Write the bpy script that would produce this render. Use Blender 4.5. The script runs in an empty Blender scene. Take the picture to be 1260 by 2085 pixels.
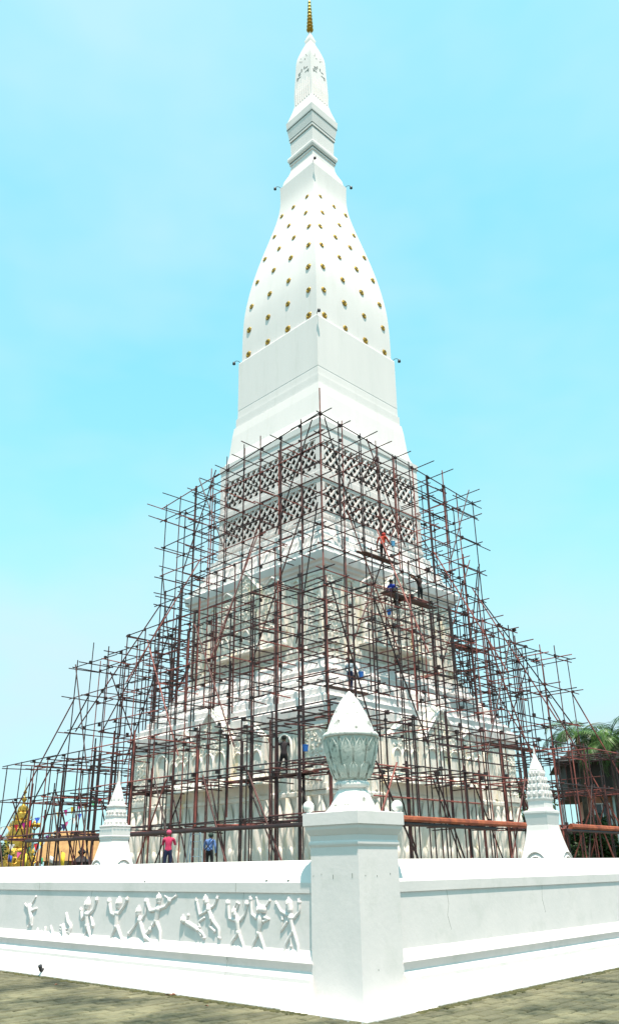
import bpy, bmesh, math, random
from mathutils import Vector, Matrix, Euler
R = math.radians
rnd = random.Random(7)
sc = bpy.context.scene
col = sc.collection

# ------------------------------------------------------------------ camera
EYE = 1.6
PITCH, ROLL = R(23.85), 0.0145
fw = Vector((0, math.cos(PITCH), math.sin(PITCH)))
up0 = Vector((0, -math.sin(PITCH), math.cos(PITCH)))
r0 = Vector((1, 0, 0))
cu = up0 * math.cos(ROLL) + r0 * math.sin(ROLL)
cr = r0 * math.cos(ROLL) - up0 * math.sin(ROLL)
cd = bpy.data.cameras.new('camera')
cd.sensor_fit = 'VERTICAL'; cd.sensor_height = 36.0; cd.lens = 1640 / 2085 * 36
cd.clip_start = 0.1; cd.clip_end = 4000
cam = bpy.data.objects.new('camera', cd); col.objects.link(cam)
m = Matrix((cr, cu, -fw)).transposed().to_4x4()
m.translation = Vector((0, 0, EYE)); cam.matrix_world = m
sc.camera = cam

# ------------------------------------------------------------------ sky, sun, exposure
SUN_DIR = Vector((0.055, -0.32, 1.0)).normalized()
sun_el = math.asin(SUN_DIR.z); sun_az = math.atan2(SUN_DIR.x, SUN_DIR.y)
w = bpy.data.worlds.new('World'); sc.world = w; w.use_nodes = True
nt = w.node_tree; nt.nodes.clear()
out = nt.nodes.new('ShaderNodeOutputWorld'); bg = nt.nodes.new('ShaderNodeBackground')
sky = nt.nodes.new('ShaderNodeTexSky'); sky.sky_type = 'NISHITA'; sky.sun_disc = False
sky.sun_elevation = sun_el; sky.sun_rotation = sun_az; sky.air_density = 1.0; sky.dust_density = 1.6; sky.ozone_density = 1.0
tint = nt.nodes.new('ShaderNodeMix'); tint.data_type = 'RGBA'; tint.blend_type = 'MULTIPLY'; tint.inputs[0].default_value = 1.0
tint.inputs[7].default_value = (0.68, 1.52, 1.45, 1)
tc = nt.nodes.new('ShaderNodeTexCoord')
mp = nt.nodes.new('ShaderNodeMapping'); mp.inputs['Scale'].default_value = (1.2, 1.2, 2.4)
nz = nt.nodes.new('ShaderNodeTexNoise'); nz.inputs['Scale'].default_value = 1.7; nz.inputs['Detail'].default_value = 4; nz.inputs['Roughness'].default_value = 0.55
rp = nt.nodes.new('ShaderNodeValToRGB'); rp.color_ramp.elements[0].position = 0.40; rp.color_ramp.elements[1].position = 0.72
rp.color_ramp.elements[0].color = (0, 0, 0, 1); rp.color_ramp.elements[1].color = (0.62, 0.62, 0.62, 1)
cl = nt.nodes.new('ShaderNodeMix'); cl.data_type = 'RGBA'; cl.inputs[7].default_value = (1.55, 2.2, 2.4, 1)
nt.links.new(tc.outputs['Generated'], mp.inputs[0]); nt.links.new(mp.outputs[0], nz.inputs['Vector'])
sp = nt.nodes.new('ShaderNodeSeparateXYZ'); nt.links.new(tc.outputs['Generated'], sp.inputs[0])
hz_ = nt.nodes.new('ShaderNodeMapRange'); hz_.inputs[1].default_value = 0.0; hz_.inputs[2].default_value = 0.6; hz_.inputs[3].default_value = 0.7; hz_.inputs[4].default_value = 0.0; hz_.interpolation_type = 'SMOOTHSTEP'
ad = nt.nodes.new('ShaderNodeMath'); ad.operation = 'ADD'; ad.use_clamp = True
nt.links.new(sp.outputs['Z'], hz_.inputs[0]); nt.links.new(nz.outputs['Fac'], rp.inputs[0]); nt.links.new(rp.outputs[0], ad.inputs[0]); nt.links.new(hz_.outputs[0], ad.inputs[1]); nt.links.new(ad.outputs[0], cl.inputs[0])
gm = nt.nodes.new('ShaderNodeGamma'); gm.inputs[1].default_value = 0.45; nt.links.new(sky.outputs[0], gm.inputs[0]); nt.links.new(gm.outputs[0], tint.inputs[6]); nt.links.new(tint.outputs[2], cl.inputs[6])
nt.links.new(cl.outputs[2], bg.inputs['Color']); bg.inputs['Strength'].default_value = 0.15
nt.links.new(bg.outputs[0], out.inputs['Surface'])
sd = bpy.data.lights.new('sun', 'SUN'); sd.energy = 2.8; sd.angle = R(0.6); sd.color = (1.0, 0.85, 0.74)
so = bpy.data.objects.new('sun', sd); col.objects.link(so)
so.rotation_euler = SUN_DIR.to_track_quat('Z', 'Y').to_euler(); so.location = (20, -30, 80)
vs = sc.view_settings; vs.view_transform = 'Standard'; vs.look = 'None'; vs.gamma = 1.0; vs.use_curve_mapping = False
vs.exposure = 1.5
sc.render.engine = 'CYCLES'

# ------------------------------------------------------------------ materials
MATS = {}
def mat(name, base, rough=0.7, var=None, scale=3.0, metal=0.0, bump=0.0, bscale=20.0, rand=0.0, stain=None, stain_scale=1.0, stain_lo=0.5, stain_hi=0.7, detail=6, stretch=(1, 1, 1)):
    """principled with noise-mixed colours, optional stain layer, fine bump, per-object brightness change"""
    if name in MATS: return MATS[name]
    M = bpy.data.materials.new(name); M.use_nodes = True
    t = M.node_tree; b = t.nodes['Principled BSDF']; L = t.links.new
    b.inputs['Roughness'].default_value = rough; b.inputs['Metallic'].default_value = metal
    co = t.nodes.new('ShaderNodeTexCoord'); mpn = t.nodes.new('ShaderNodeMapping'); mpn.inputs['Scale'].default_value = stretch
    geo = t.nodes.new('ShaderNodeNewGeometry')
    L(geo.outputs['Position'], mpn.inputs[0])
    cur = None
    def noise(s, d=6, ro=0.6):
        n = t.nodes.new('ShaderNodeTexNoise'); n.inputs['Scale'].default_value = s; n.inputs['Detail'].default_value = d; n.inputs['Roughness'].default_value = ro
        L(mpn.outputs[0], n.inputs['Vector']); return n
    def ramp(n, lo, hi):
        r = t.nodes.new('ShaderNodeMapRange'); r.inputs[1].default_value = lo; r.inputs[2].default_value = hi
        L(n.outputs['Fac'], r.inputs[0]); return r
    def mix(a, bcol, fac):
        x = t.nodes.new('ShaderNodeMix'); x.data_type = 'RGBA'
        if isinstance(a, tuple): x.inputs[6].default_value = (*a, 1)
        else: L(a, x.inputs[6])
        if isinstance(bcol, tuple): x.inputs[7].default_value = (*bcol, 1)
        else: L(bcol, x.inputs[7])
        L(fac, x.inputs[0]); return x.outputs[2]
    if var:
        cur = mix(tuple(base), tuple(var), ramp(noise(scale, detail), 0.35, 0.65).outputs[0])
    if stain:
        cur = mix(cur if cur else tuple(base), tuple(stain), ramp(noise(stain_scale, 8, 0.7), stain_lo, stain_hi).outputs[0])
    if rand:
        oi = t.nodes.new('ShaderNodeObjectInfo'); mr = t.nodes.new('ShaderNodeMapRange')
        mr.inputs[3].default_value = 1 - rand; mr.inputs[4].default_value = 1 + rand; L(oi.outputs['Random'], mr.inputs[0])
        hs = t.nodes.new('ShaderNodeHueSaturation'); L(mr.outputs[0], hs.inputs['Value'])
        if cur: L(cur, hs.inputs['Color'])
        else: hs.inputs['Color'].default_value = (*base, 1)
        cur = hs.outputs[0]
    if cur: L(cur, b.inputs['Base Color'])
    else: b.inputs['Base Color'].default_value = (*base, 1)
    if bump:
        bp = t.nodes.new('ShaderNodeBump'); bp.inputs['Strength'].default_value = bump; bp.inputs['Distance'].default_value = 0.02
        L(noise(bscale, 6).outputs['Fac'], bp.inputs['Height']); L(bp.outputs[0], b.inputs['Normal'])
    MATS[name] = M; return M

PAINT = mat('white_paint', (0.78, 0.735, 0.72), 0.75, (0.73, 0.695, 0.68), 0.5, bump=0.08, bscale=7, stain=(0.62, 0.60, 0.56), stain_scale=1.1, stain_lo=0.54, stain_hi=0.92, stretch=(1, 1, 0.16))
PLASTER = mat('wall_plaster', (0.75, 0.70, 0.69), 0.8, (0.69, 0.655, 0.645), 1.3, bump=0.12, bscale=14, stain=(0.50, 0.51, 0.47), stain_scale=1.8, stain_lo=0.52, stain_hi=0.95)
CREAM = mat('aged_stucco', (0.87, 0.82, 0.75), 0.85, (0.76, 0.73, 0.67), 2.2, bump=0.5, bscale=7, stain=(0.76, 0.62, 0.32), stain_scale=1.6, stain_lo=0.54, stain_hi=0.72, stretch=(1.3, 1.3, 0.28))
FLORAL = mat('carved_stucco', (0.87, 0.82, 0.75), 0.85, (0.66, 0.63, 0.57), 3.4, bump=0.8, bscale=11, stain=(0.66, 0.52, 0.25), stain_scale=0.9, stain_lo=0.55, stain_hi=0.8)
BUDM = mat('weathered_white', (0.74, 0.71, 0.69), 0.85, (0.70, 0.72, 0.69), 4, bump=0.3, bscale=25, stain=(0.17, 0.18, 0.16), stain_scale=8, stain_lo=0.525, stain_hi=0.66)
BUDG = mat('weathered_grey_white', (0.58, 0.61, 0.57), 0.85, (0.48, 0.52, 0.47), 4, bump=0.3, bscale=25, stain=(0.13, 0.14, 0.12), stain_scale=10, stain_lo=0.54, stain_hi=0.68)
LINE = mat('dark_line_paint', (0.10, 0.13, 0.12), 0.7)
VOID_SHADE = mat('painted_void_shade', (0.035, 0.03, 0.026), 0.9)  # near-black colour stands in for the shade behind the lattice openings
GOLD = mat('gold_leaf', (0.60, 0.37, 0.07), 0.4, (0.36, 0.20, 0.03), 6, metal=0.75, bump=0.3, bscale=30)
DARKM = mat('dark_metal', (0.02, 0.022, 0.028), 0.5)
PIPES = [
    mat('pipe_dark', (0.016, 0.011, 0.012), 0.55, (0.045, 0.017, 0.017), 1.7, metal=0.1),
    mat('pipe_maroon', (0.055, 0.014, 0.016), 0.55, (0.018, 0.010, 0.011), 2.0, metal=0.1),
    mat('pipe_rust', (0.14, 0.036, 0.03), 0.6, (0.045, 0.015, 0.014), 2.4),
    mat('pipe_red', (0.34, 0.095, 0.075), 0.6, (0.12, 0.03, 0.026), 1.5),
    mat('log_orange', (0.40, 0.105, 0.04), 0.7, (0.16, 0.035, 0.02), 2.5, bump=0.4, stretch=(1, 1, 1)),
]
COUPLE = mat('coupler_steel', (0.014, 0.010, 0.010), 0.55, (0.04, 0.016, 0.015), 6)
BOARD = mat('dark_board', (0.045, 0.026, 0.022), 0.8, (0.10, 0.045, 0.035), 3)
PAVER = mat('mossy_paver', (0.185, 0.172, 0.10), 0.9, (0.085, 0.084, 0.046), 1.1, bump=0.7, bscale=26, rand=0.2, stain=(0.028, 0.034, 0.016), stain_scale=0.9, stain_lo=0.46, stain_hi=0.62, detail=10)
GROUND = mat('earth', (0.13, 0.125, 0.085), 0.95, (0.06, 0.065, 0.04), 2.0, bump=0.6, bscale=18)
CONC = mat('terrace_concrete', (0.36, 0.35, 0.31), 0.9, (0.27, 0.265, 0.23), 0.8, bump=0.3)
LEAF = mat('leaf_green', (0.055, 0.12, 0.02), 0.55, (0.02, 0.05, 0.01), 0.8)
LEAFD = mat('leaf_dark', (0.035, 0.085, 0.016), 0.6, (0.012, 0.032, 0.008), 0.7)
PALML = mat('palm_leaf', (0.065, 0.15, 0.02), 0.5, (0.016, 0.05, 0.01), 0.9)
BARK = mat('bark', (0.11, 0.085, 0.06), 0.9, (0.06, 0.045, 0.035), 5, bump=0.6)
SKIN = mat('skin', (0.20, 0.105, 0.065), 0.6)
HAIR = mat('hair', (0.012, 0.010, 0.009), 0.6)
def cloth(n, c): return mat('cloth_' + n, c, 0.9, tuple(x * 0.72 for x in c), 9, bump=0.3, bscale=30)

# ------------------------------------------------------------------ mesh helpers
class MB:
    def __init__(s): s.v = []; s.f = []; s.mi = []
    def add(s, v, f, mi=0):
        o = len(s.v); s.v += [tuple(p) for p in v]; s.f += [tuple(i + o for i in q) for q in f]; s.mi += [mi] * len(f)
    def box(s, x0, x1, y0, y1, z0, z1, mi=0):
        s.add([(x0, y0, z0), (x1, y0, z0), (x1, y1, z0), (x0, y1, z0), (x0, y0, z1), (x1, y0, z1), (x1, y1, z1), (x0, y1, z1)],
              [(0, 3, 2, 1), (4, 5, 6, 7), (0, 1, 5, 4), (1, 2, 6, 5), (2, 3, 7, 6), (3, 0, 4, 7)], mi)
    def tube(s, pts, rad, n=6, caps=True, mi=0):
        pts = [Vector(p) for p in pts]; rings = []
        if not hasattr(rad, '__len__'): rad = [rad] * len(pts)
        ref = None
        V = []; Fc = []
        for i, p in enumerate(pts):
            d = (pts[min(i + 1, len(pts) - 1)] - pts[max(i - 1, 0)])
            d = d.normalized() if d.length > 1e-9 else Vector((0, 0, 1))
            if ref is None: ref = Vector((0, 0, 1)) if abs(d.z) < 0.9 else Vector((1, 0, 0))
            a = d.cross(ref).normalized(); b = a.cross(d).normalized(); ref = b if abs(b.dot(d)) < .9 else ref
            for k in range(n):
                t = 2 * math.pi * k / n
                V.append(p + (a * math.cos(t) + b * math.sin(t)) * rad[i])
        for i in range(len(pts) - 1):
            for k in range(n):
                k2 = (k + 1) % n
                Fc.append((i * n + k, i * n + k2, (i + 1) * n + k2, (i + 1) * n + k))
        if caps:
            Fc.append(tuple(range(n))[::-1]); Fc.append(tuple((len(pts) - 1) * n + k for k in range(n)))
        Fc = [tuple(reversed(q)) for q in Fc]
        s.add(V, Fc, mi)
    def ball(s, c, r, nu=8, nv=6, sc3=(1, 1, 1), mi=0):
        V = [(c[0], c[1], c[2] - r * sc3[2])]; Fc = []
        for j in range(1, nv):
            ph = -math.pi / 2 + math.pi * j / nv
            for k in range(nu):
                t = 2 * math.pi * k / nu
                V.append((c[0] + r * sc3[0] * math.cos(ph) * math.cos(t), c[1] + r * sc3[1] * math.cos(ph) * math.sin(t), c[2] + r * sc3[2] * math.sin(ph)))
        V.append((c[0], c[1], c[2] + r * sc3[2])); top = len(V) - 1
        for k in range(nu):
            k2 = (k + 1) % nu
            Fc.append((0, 1 + k2, 1 + k))
            for j in range(nv - 2): Fc.append((1 + j * nu + k, 1 + j * nu + k2, 1 + (j + 1) * nu + k2, 1 + (j + 1) * nu + k))
            Fc.append((1 + (nv - 2) * nu + k, 1 + (nv - 2) * nu + k2, top))
        s.add(V, Fc, mi)
    def lathe(s, prof, n=24, c=(0, 0), rot=0.0, caps=True, mi=0, mod=None):
        """prof: list of (radius, z). n=4 with rot=45deg gives a square section whose half diagonal is the radius"""
        V = []; Fc = []
        for (r, z) in prof:
            for k in range(n):
                t = rot + 2 * math.pi * k / n
                rr = r * (mod(t, z) if mod else 1)
                V.append((c[0] + rr * math.cos(t), c[1] + rr * math.sin(t), z))
        for i in range(len(prof) - 1):
            for k in range(n):
                k2 = (k + 1) % n
                Fc.append((i * n + k, i * n + k2, (i + 1) * n + k2, (i + 1) * n + k))
        if caps:
            Fc.append(tuple(range(n))[::-1]); Fc.append(tuple((len(prof) - 1) * n + k for k in range(n)))
        s.add(V, Fc, mi)
    def prism(s, outline, y0, y1, mi=0):
        """outline (x,z) counter-clockwise seen from -y, extruded from y0 (front) to y1"""
        n = len(outline)
        V = [(x, y0, z) for x, z in outline] + [(x, y1, z) for x, z in outline]
        Fc = [tuple(range(n)), tuple(range(2 * n - 1, n - 1, -1))]
        for k in range(n):
            k2 = (k + 1) % n; Fc.append((k2, k, n + k, n + k2))
        s.add(V, Fc, mi)
    def mesh(s, name, mats, smooth=False, angle=None):
        me = bpy.data.meshes.new(name); me.from_pydata(s.v, [], s.f); me.update()
        for mm in (mats if isinstance(mats, (list, tuple)) else [mats]): me.materials.append(mm)
        if any(s.mi): me.polygons.foreach_set('material_index', s.mi)
        if smooth:
            me.polygons.foreach_set('use_smooth', [True] * len(me.polygons))
            if angle is not None: me.set_sharp_from_angle(angle=R(angle))
        return me
    def obj(s, name, mats, parent=None, smooth=False, angle=None):
        return link(name, s.mesh(name, mats, smooth, angle), parent)

def link(name, me, parent=None):
    o = bpy.data.objects.new(name, me); col.objects.link(o)
    if parent is not None: o.parent = parent
    return o
def empty(name, loc=(0, 0, 0), rz=0.0, label=None, cat=None, group=None):
    o = bpy.data.objects.new(name, None); col.objects.link(o); o.location = loc; o.rotation_euler = (0, 0, rz); o.empty_display_size = 0.3
    tag(o, label, cat, group); return o
def tag(o, label=None, cat=None, group=None, kind=None):
    if label: o['label'] = label
    if cat: o['category'] = cat
    if group: o['group'] = group
    if kind: o['kind'] = kind
    return o
def at(px, py, Y):
    """point of the place at depth Y that the photograph shows at pixel px, py"""
    d = fw * 1640 + cr * (px - 630) - cu * (py - 1042.5); return Vector((0, 0, EYE)) + d * (Y / d.y)
SQ = math.sqrt(2)

# ------------------------------------------------------------------ ground
g = MB(); S = 1500
g.add([(-S, -S, -0.09), (S, -S, -0.09), (S, S, -0.09), (-S, S, -0.09)], [(0, 1, 2, 3)])
tag(g.obj('ground', GROUND), kind='structure')

WALL_YAW = R(47); P0 = Vector((0.54, 11.07, 0))
WROT = Matrix.Translation(P0) @ Matrix.Rotation(WALL_YAW, 4, 'Z')
g = MB(); g.add([(-30, -30, -0.03), (45, -30, -0.03), (45, 45, -0.03), (-30, 45, -0.03)], [(0, 1, 2, 3)])
# paving sheet: brick pattern takes over beyond the single pavers
PM = bpy.data.materials.new('paving_sheet'); PM.use_nodes = True
t = PM.node_tree; b = t.nodes['Principled BSDF']; b.inputs['Roughness'].default_value = 0.95
br = t.nodes.new('ShaderNodeTexBrick'); tcn = t.nodes.new('ShaderNodeTexCoord'); t.links.new(tcn.outputs['Object'], br.inputs['Vector'])
br.inputs['Scale'].default_value = 1.0; br.inputs['Brick Width'].default_value = 0.41; br.inputs['Row Height'].default_value = 0.21; br.inputs['Mortar Size'].default_value = 0.012
br.inputs['Color1'].default_value = (0.12, 0.108, 0.06, 1); br.inputs['Color2'].default_value = (0.06, 0.058, 0.03, 1); br.inputs['Mortar'].default_value = (0.022, 0.024, 0.012, 1)
t.links.new(br.outputs['Color'], b.inputs['Base Color'])
paving = tag(g.obj('paving', PM), kind='structure'); paving.matrix_world = WROT
pv = MB(); e = 0.006
def paver_mesh(i):
    q = MB(); x, y, h = 0.192, 0.094, 0.06; c = 0.014
    rr = random.Random(i); j = lambda: rr.uniform(-0.004, 0.004)
    V = [(-x + j(), -y + j(), -h), (x + j(), -y + j(), -h), (x + j(), y + j(), -h), (-x + j(), y + j(), -h)]
    V += [(v[0], v[1], -c) for v in V[:4]] + [(v[0] * (1 - c / x), v[1] * (1 - c / y), rr.uniform(-.003, .003)) for v in V[:4]]
    q.add(V, [(0, 1, 5, 4), (1, 2, 6, 5), (2, 3, 7, 6), (3, 0, 4, 7), (4, 5, 9, 8), (5, 6, 10, 9), (6, 7, 11, 10), (7, 4, 8, 11), (8, 9, 10, 11)])
    return q
pmeshes = [paver_mesh(i).mesh('paver', PAVER) for i in range(6)]; praw = [paver_mesh(i) for i in range(6)]
cand = []
for iy in range(-60, 60):
    for ix in range(-40, 40):
        lx = ix * 0.41 + (0.205 if iy % 2 else 0); ly = iy * 0.21
        if lx > -0.14 and ly > -0.24: continue
        wp = WROT @ Vector((lx, ly, 0))
        if wp.y < 8.5 or wp.y > 18.5 or abs(wp.x) > 9: continue
        cand.append((abs(wp.y - 11.2) + 0.2 * abs(wp.x) + (30 if wp.y < 10.3 else 0) + (20 if abs(wp.x) > wp.y * 0.42 else 0), lx, ly))
cand.sort()
rest = MB()
for n, (k, lx, ly) in enumerate(cand):
    i = rnd.randrange(6); dz = rnd.uniform(-0.006, 0.004); a = rnd.gauss(0, 0.008)
    if n < 300:
        o = link('paver', pmeshes[i], paving); o.location = (lx, ly, 0.008 + dz); o.rotation_euler = (rnd.gauss(0, .006), rnd.gauss(0, .006), a)
    else:
        rest.add([(v[0] + lx, v[1] + ly, v[2] + 0.008 + dz) for v in praw[i].v], praw[i].f)
tag(rest.obj('pavers_beyond', PAVER, paving), kind='stuff')

# ------------------------------------------------------------------ boundary walls
WPROF = [(0.34, -0.05), (0.34, 0.025), (0.16, 0.29), (0.155, 0.335), (0.085, 0.385), (0.07, 0.41), (0.085, 0.46), (0.11, 0.505), (0.105, 0.515), (0.05, 0.56), (0.0, 0.64),
         (0.0, 1.305), (0.018, 1.30), (0.021, 1.425), (0.014, 1.435), (-0.09, 1.64), (-0.15, 1.70), (-0.24, 1.70), (-0.45, 1.44), (-0.45, 1.30), (-0.36, 1.30), (-0.36, -0.05)]
def wall(name, along, label, length=42.0):
    q = MB(); n = len(WPROF); V = []; st = [0.70] + [0.70 + k * (length / 30) for k in range(1, 31)]
    for L_ in st:
        for (o, z) in WPROF:
            V.append((L_, -o, z) if along == 'x' else (-o, L_, z))
    Fc = []
    for i in range(len(st) - 1):
        for k in range(n):
            k2 = (k + 1) % n
            qd = (i * n + k, (i + 1) * n + k, (i + 1) * n + k2, i * n + k2)
            Fc.append(qd if along == 'x' else qd[::-1])
    Fc.append(tuple(range(n))[::-1] if along != 'x' else tuple(range(n)))
    Fc.append(tuple((len(st) - 1) * n + k for k in range(n)) if along != 'x' else tuple((len(st) - 1) * n + k for k in range(n))[::-1])
    q.add(V, Fc)
    ob = q.obj(name, PLASTER, None, True, 25); ob.matrix_world = WROT
    tag(ob, label, 'wall'); return ob
wall_l = wall('boundary_wall', 'y', 'white boundary wall with raised relief figures, left of the corner pier')
wall_r = wall('boundary_wall', 'x', 'plain white boundary wall right of the corner pier')

FIGS = [
  ('winged', [[(7.899, 1.018, 0.041), (7.803, 0.853, 0.035), (7.789, 0.752, 0.02)], [(8.079, 1.059, 0.016), (7.888, 0.974, 0.026)], [(7.644, 0.996, 0.015), (7.827, 0.95, 0.025)], [(7.82, 1.083, 0.018), (7.718, 1.188, 0.013)], [(7.83, 0.852, 0.02), (7.876, 0.699, 0.013)], [(7.764, 0.854, 0.02), (7.754, 0.723, 0.012)]]),
  ('crouch', [[(7.532, 0.64, 0.025), (7.472, 0.501, 0.029)], [(7.392, 0.615, 0.029), (7.39, 0.492, 0.024)], [(7.277, 0.693, 0.02), (7.265, 0.521, 0.029)], [(7.1, 0.723, 0.017), (6.992, 0.58, 0.026), (6.852, 0.526, 0.017)], [(6.992, 0.58, 0.022), (7.106, 0.516, 0.017)]]),
  ('coil', [[(6.633, 0.93, 0.019), (6.559, 0.811, 0.024), (6.446, 0.743, 0.024), (6.477, 0.647, 0.026)], [(6.796, 0.744, 0.012), (6.643, 0.684, 0.014), (6.481, 0.718, 0.012)], [(6.786, 0.696, 0.012), (6.633, 0.637, 0.014), (6.472, 0.671, 0.012)], [(6.776, 0.648, 0.012), (6.624, 0.589, 0.014), (6.462, 0.624, 0.012)], [(6.766, 0.601, 0.012), (6.614, 0.542, 0.014), (6.453, 0.577, 0.012)], [(6.757, 0.553, 0.012), (6.605, 0.495, 0.014), (6.444, 0.53, 0.012)], [(6.694, 0.735, 0.038), (6.581, 0.548, 0.052)]]),
  ('man1', [[(5.989, 1.091, 0.057), (5.991, 1.051, 0.047)], [(5.985, 1.015, 0.028), (5.977, 0.945, 0.047), (5.956, 0.77, 0.039)], [(6.033, 0.939, 0.028), (6.129, 0.858, 0.023), (6.183, 1.0, 0.021)], [(5.916, 0.946, 0.028), (5.802, 1.019, 0.021), (5.733, 1.161, 0.024)], [(5.939, 0.754, 0.032), (5.842, 0.623, 0.025), (5.782, 0.488, 0.02)], [(5.966, 0.746, 0.028), (6.005, 0.571, 0.021)], [(5.862, 0.9, 0.019), (5.784, 0.775, 0.023)]]),
  ('man2', [[(5.083, 1.128, 0.05), (5.089, 1.078, 0.041)], [(5.098, 1.044, 0.025), (5.11, 0.975, 0.043), (5.113, 0.784, 0.036)], [(5.158, 0.945, 0.025), (5.294, 0.971, 0.02), (5.365, 1.143, 0.03)], [(5.063, 0.983, 0.025), (4.938, 1.08, 0.02), (4.865, 1.177, 0.025)], [(5.133, 0.772, 0.029), (5.223, 0.646, 0.022), (5.265, 0.489, 0.02)], [(5.077, 0.774, 0.029), (4.962, 0.634, 0.024), (4.859, 0.502, 0.019)]]),
  ('woman', [[(4.537, 1.016, 0.044), (4.537, 0.981, 0.037)], [(4.512, 0.944, 0.022), (4.481, 0.89, 0.037), (4.402, 0.741, 0.032), (4.303, 0.648, 0.038)], [(4.534, 0.889, 0.02), (4.644, 0.776, 0.017), (4.751, 0.696, 0.02)], [(4.452, 0.891, 0.02), (4.357, 0.981, 0.017), (4.361, 1.156, 0.024)], [(4.304, 0.654, 0.032), (4.117, 0.577, 0.021), (4.013, 0.519, 0.017)], [(4.309, 0.701, 0.023), (4.205, 0.769, 0.023)]]),
  ('man3', [[(4.025, 1.209, 0.044), (4.025, 1.165, 0.035)], [(4.028, 1.118, 0.024), (4.037, 1.052, 0.041), (4.071, 0.89, 0.034)], [(4.095, 1.041, 0.024), (4.245, 1.022, 0.02), (4.34, 1.157, 0.026)], [(3.983, 1.064, 0.024), (3.858, 1.094, 0.019), (3.761, 1.175, 0.026)], [(4.058, 0.876, 0.03), (3.96, 0.756, 0.023), (3.937, 0.523, 0.019)], [(4.09, 0.875, 0.028), (4.156, 0.83, 0.019)], [(3.891, 1.238, 0.011), (3.75, 1.182, 0.013), (3.629, 1.235, 0.009)]]),
  ('boy1', [[(3.419, 0.925, 0.037), (3.398, 0.913, 0.033)], [(3.327, 0.887, 0.028), (3.063, 0.803, 0.025)], [(3.073, 0.808, 0.02), (2.965, 0.761, 0.014), (2.909, 0.706, 0.011)], [(3.344, 0.896, 0.015), (3.302, 0.986, 0.015)], [(3.096, 0.82, 0.018), (2.995, 0.733, 0.011)]]),
  ('boy2', [[(2.913, 1.204, 0.037), (2.899, 1.171, 0.033)], [(2.871, 1.124, 0.022), (2.833, 1.073, 0.036), (2.774, 0.957, 0.031)], [(2.818, 1.088, 0.018), (2.727, 1.121, 0.016), (2.658, 1.219, 0.018)], [(2.879, 1.054, 0.018), (3.043, 0.996, 0.017), (3.12, 1.18, 0.015)], [(2.779, 0.947, 0.023), (2.805, 0.853, 0.02), (2.688, 0.798, 0.016)], [(2.767, 0.948, 0.023), (2.608, 0.827, 0.018), (2.602, 0.721, 0.014)], [(2.93, 0.962, 0.015), (3.054, 0.907, 0.015), (3.027, 0.839, 0.013)]]),
  ('horn', [[(2.288, 1.057, 0.035), (2.27, 1.022, 0.028)], [(2.301, 1.084, 0.011), (2.239, 1.17, 0.007)], [(2.242, 1.085, 0.011), (2.195, 1.156, 0.007)], [(2.242, 0.996, 0.019), (2.212, 0.953, 0.037), (2.195, 0.797, 0.026)], [(2.27, 0.948, 0.019), (2.395, 0.966, 0.016), (2.427, 1.162, 0.025)], [(2.153, 0.951, 0.019), (2.066, 1.027, 0.016), (2.03, 1.159, 0.025)], [(2.217, 0.774, 0.021), (2.333, 0.671, 0.017), (2.348, 0.533, 0.017), (2.397, 0.513, 0.015)], [(2.174, 0.776, 0.021), (2.098, 0.655, 0.017), (2.061, 0.525, 0.017), (2.004, 0.516, 0.013)]]),
  ('bull', [[(1.779, 1.094, 0.038), (1.682, 1.092, 0.034)], [(1.808, 1.145, 0.012), (1.838, 1.235, 0.007)], [(1.66, 1.127, 0.012), (1.573, 1.204, 0.007)], [(1.745, 1.043, 0.026), (1.755, 0.974, 0.041), (1.788, 0.803, 0.025)], [(1.827, 0.986, 0.021), (1.932, 1.03, 0.016), (1.951, 1.216, 0.019)], [(1.694, 1.001, 0.02), (1.59, 0.978, 0.017), (1.694, 0.95, 0.015)], [(1.801, 0.786, 0.02), (1.896, 0.664, 0.017), (1.921, 0.537, 0.017), (1.962, 0.523, 0.013)], [(1.765, 0.787, 0.02), (1.689, 0.656, 0.018), (1.647, 0.513, 0.016), (1.601, 0.504, 0.013)]]),
  ('longhair', [[(1.206, 1.18, 0.04), (1.186, 1.105, 0.033)], [(1.186, 1.072, 0.023), (1.173, 1.006, 0.033), (1.135, 0.851, 0.023)], [(1.114, 1.004, 0.018), (1.018, 1.083, 0.015), (1.017, 1.194, 0.018)], [(1.233, 1.034, 0.018), (1.365, 1.081, 0.015), (1.437, 1.165, 0.014)], [(1.244, 0.954, 0.017), (1.356, 0.843, 0.015), (1.33, 0.982, 0.013)], [(1.156, 0.829, 0.02), (1.273, 0.691, 0.016), (1.304, 0.536, 0.014), (1.356, 0.517, 0.014)], [(1.115, 0.83, 0.02), (1.048, 0.684, 0.018), (1.05, 0.501, 0.013)], [(1.174, 0.776, 0.01), (1.172, 0.676, 0.008)]]),
]

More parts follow.
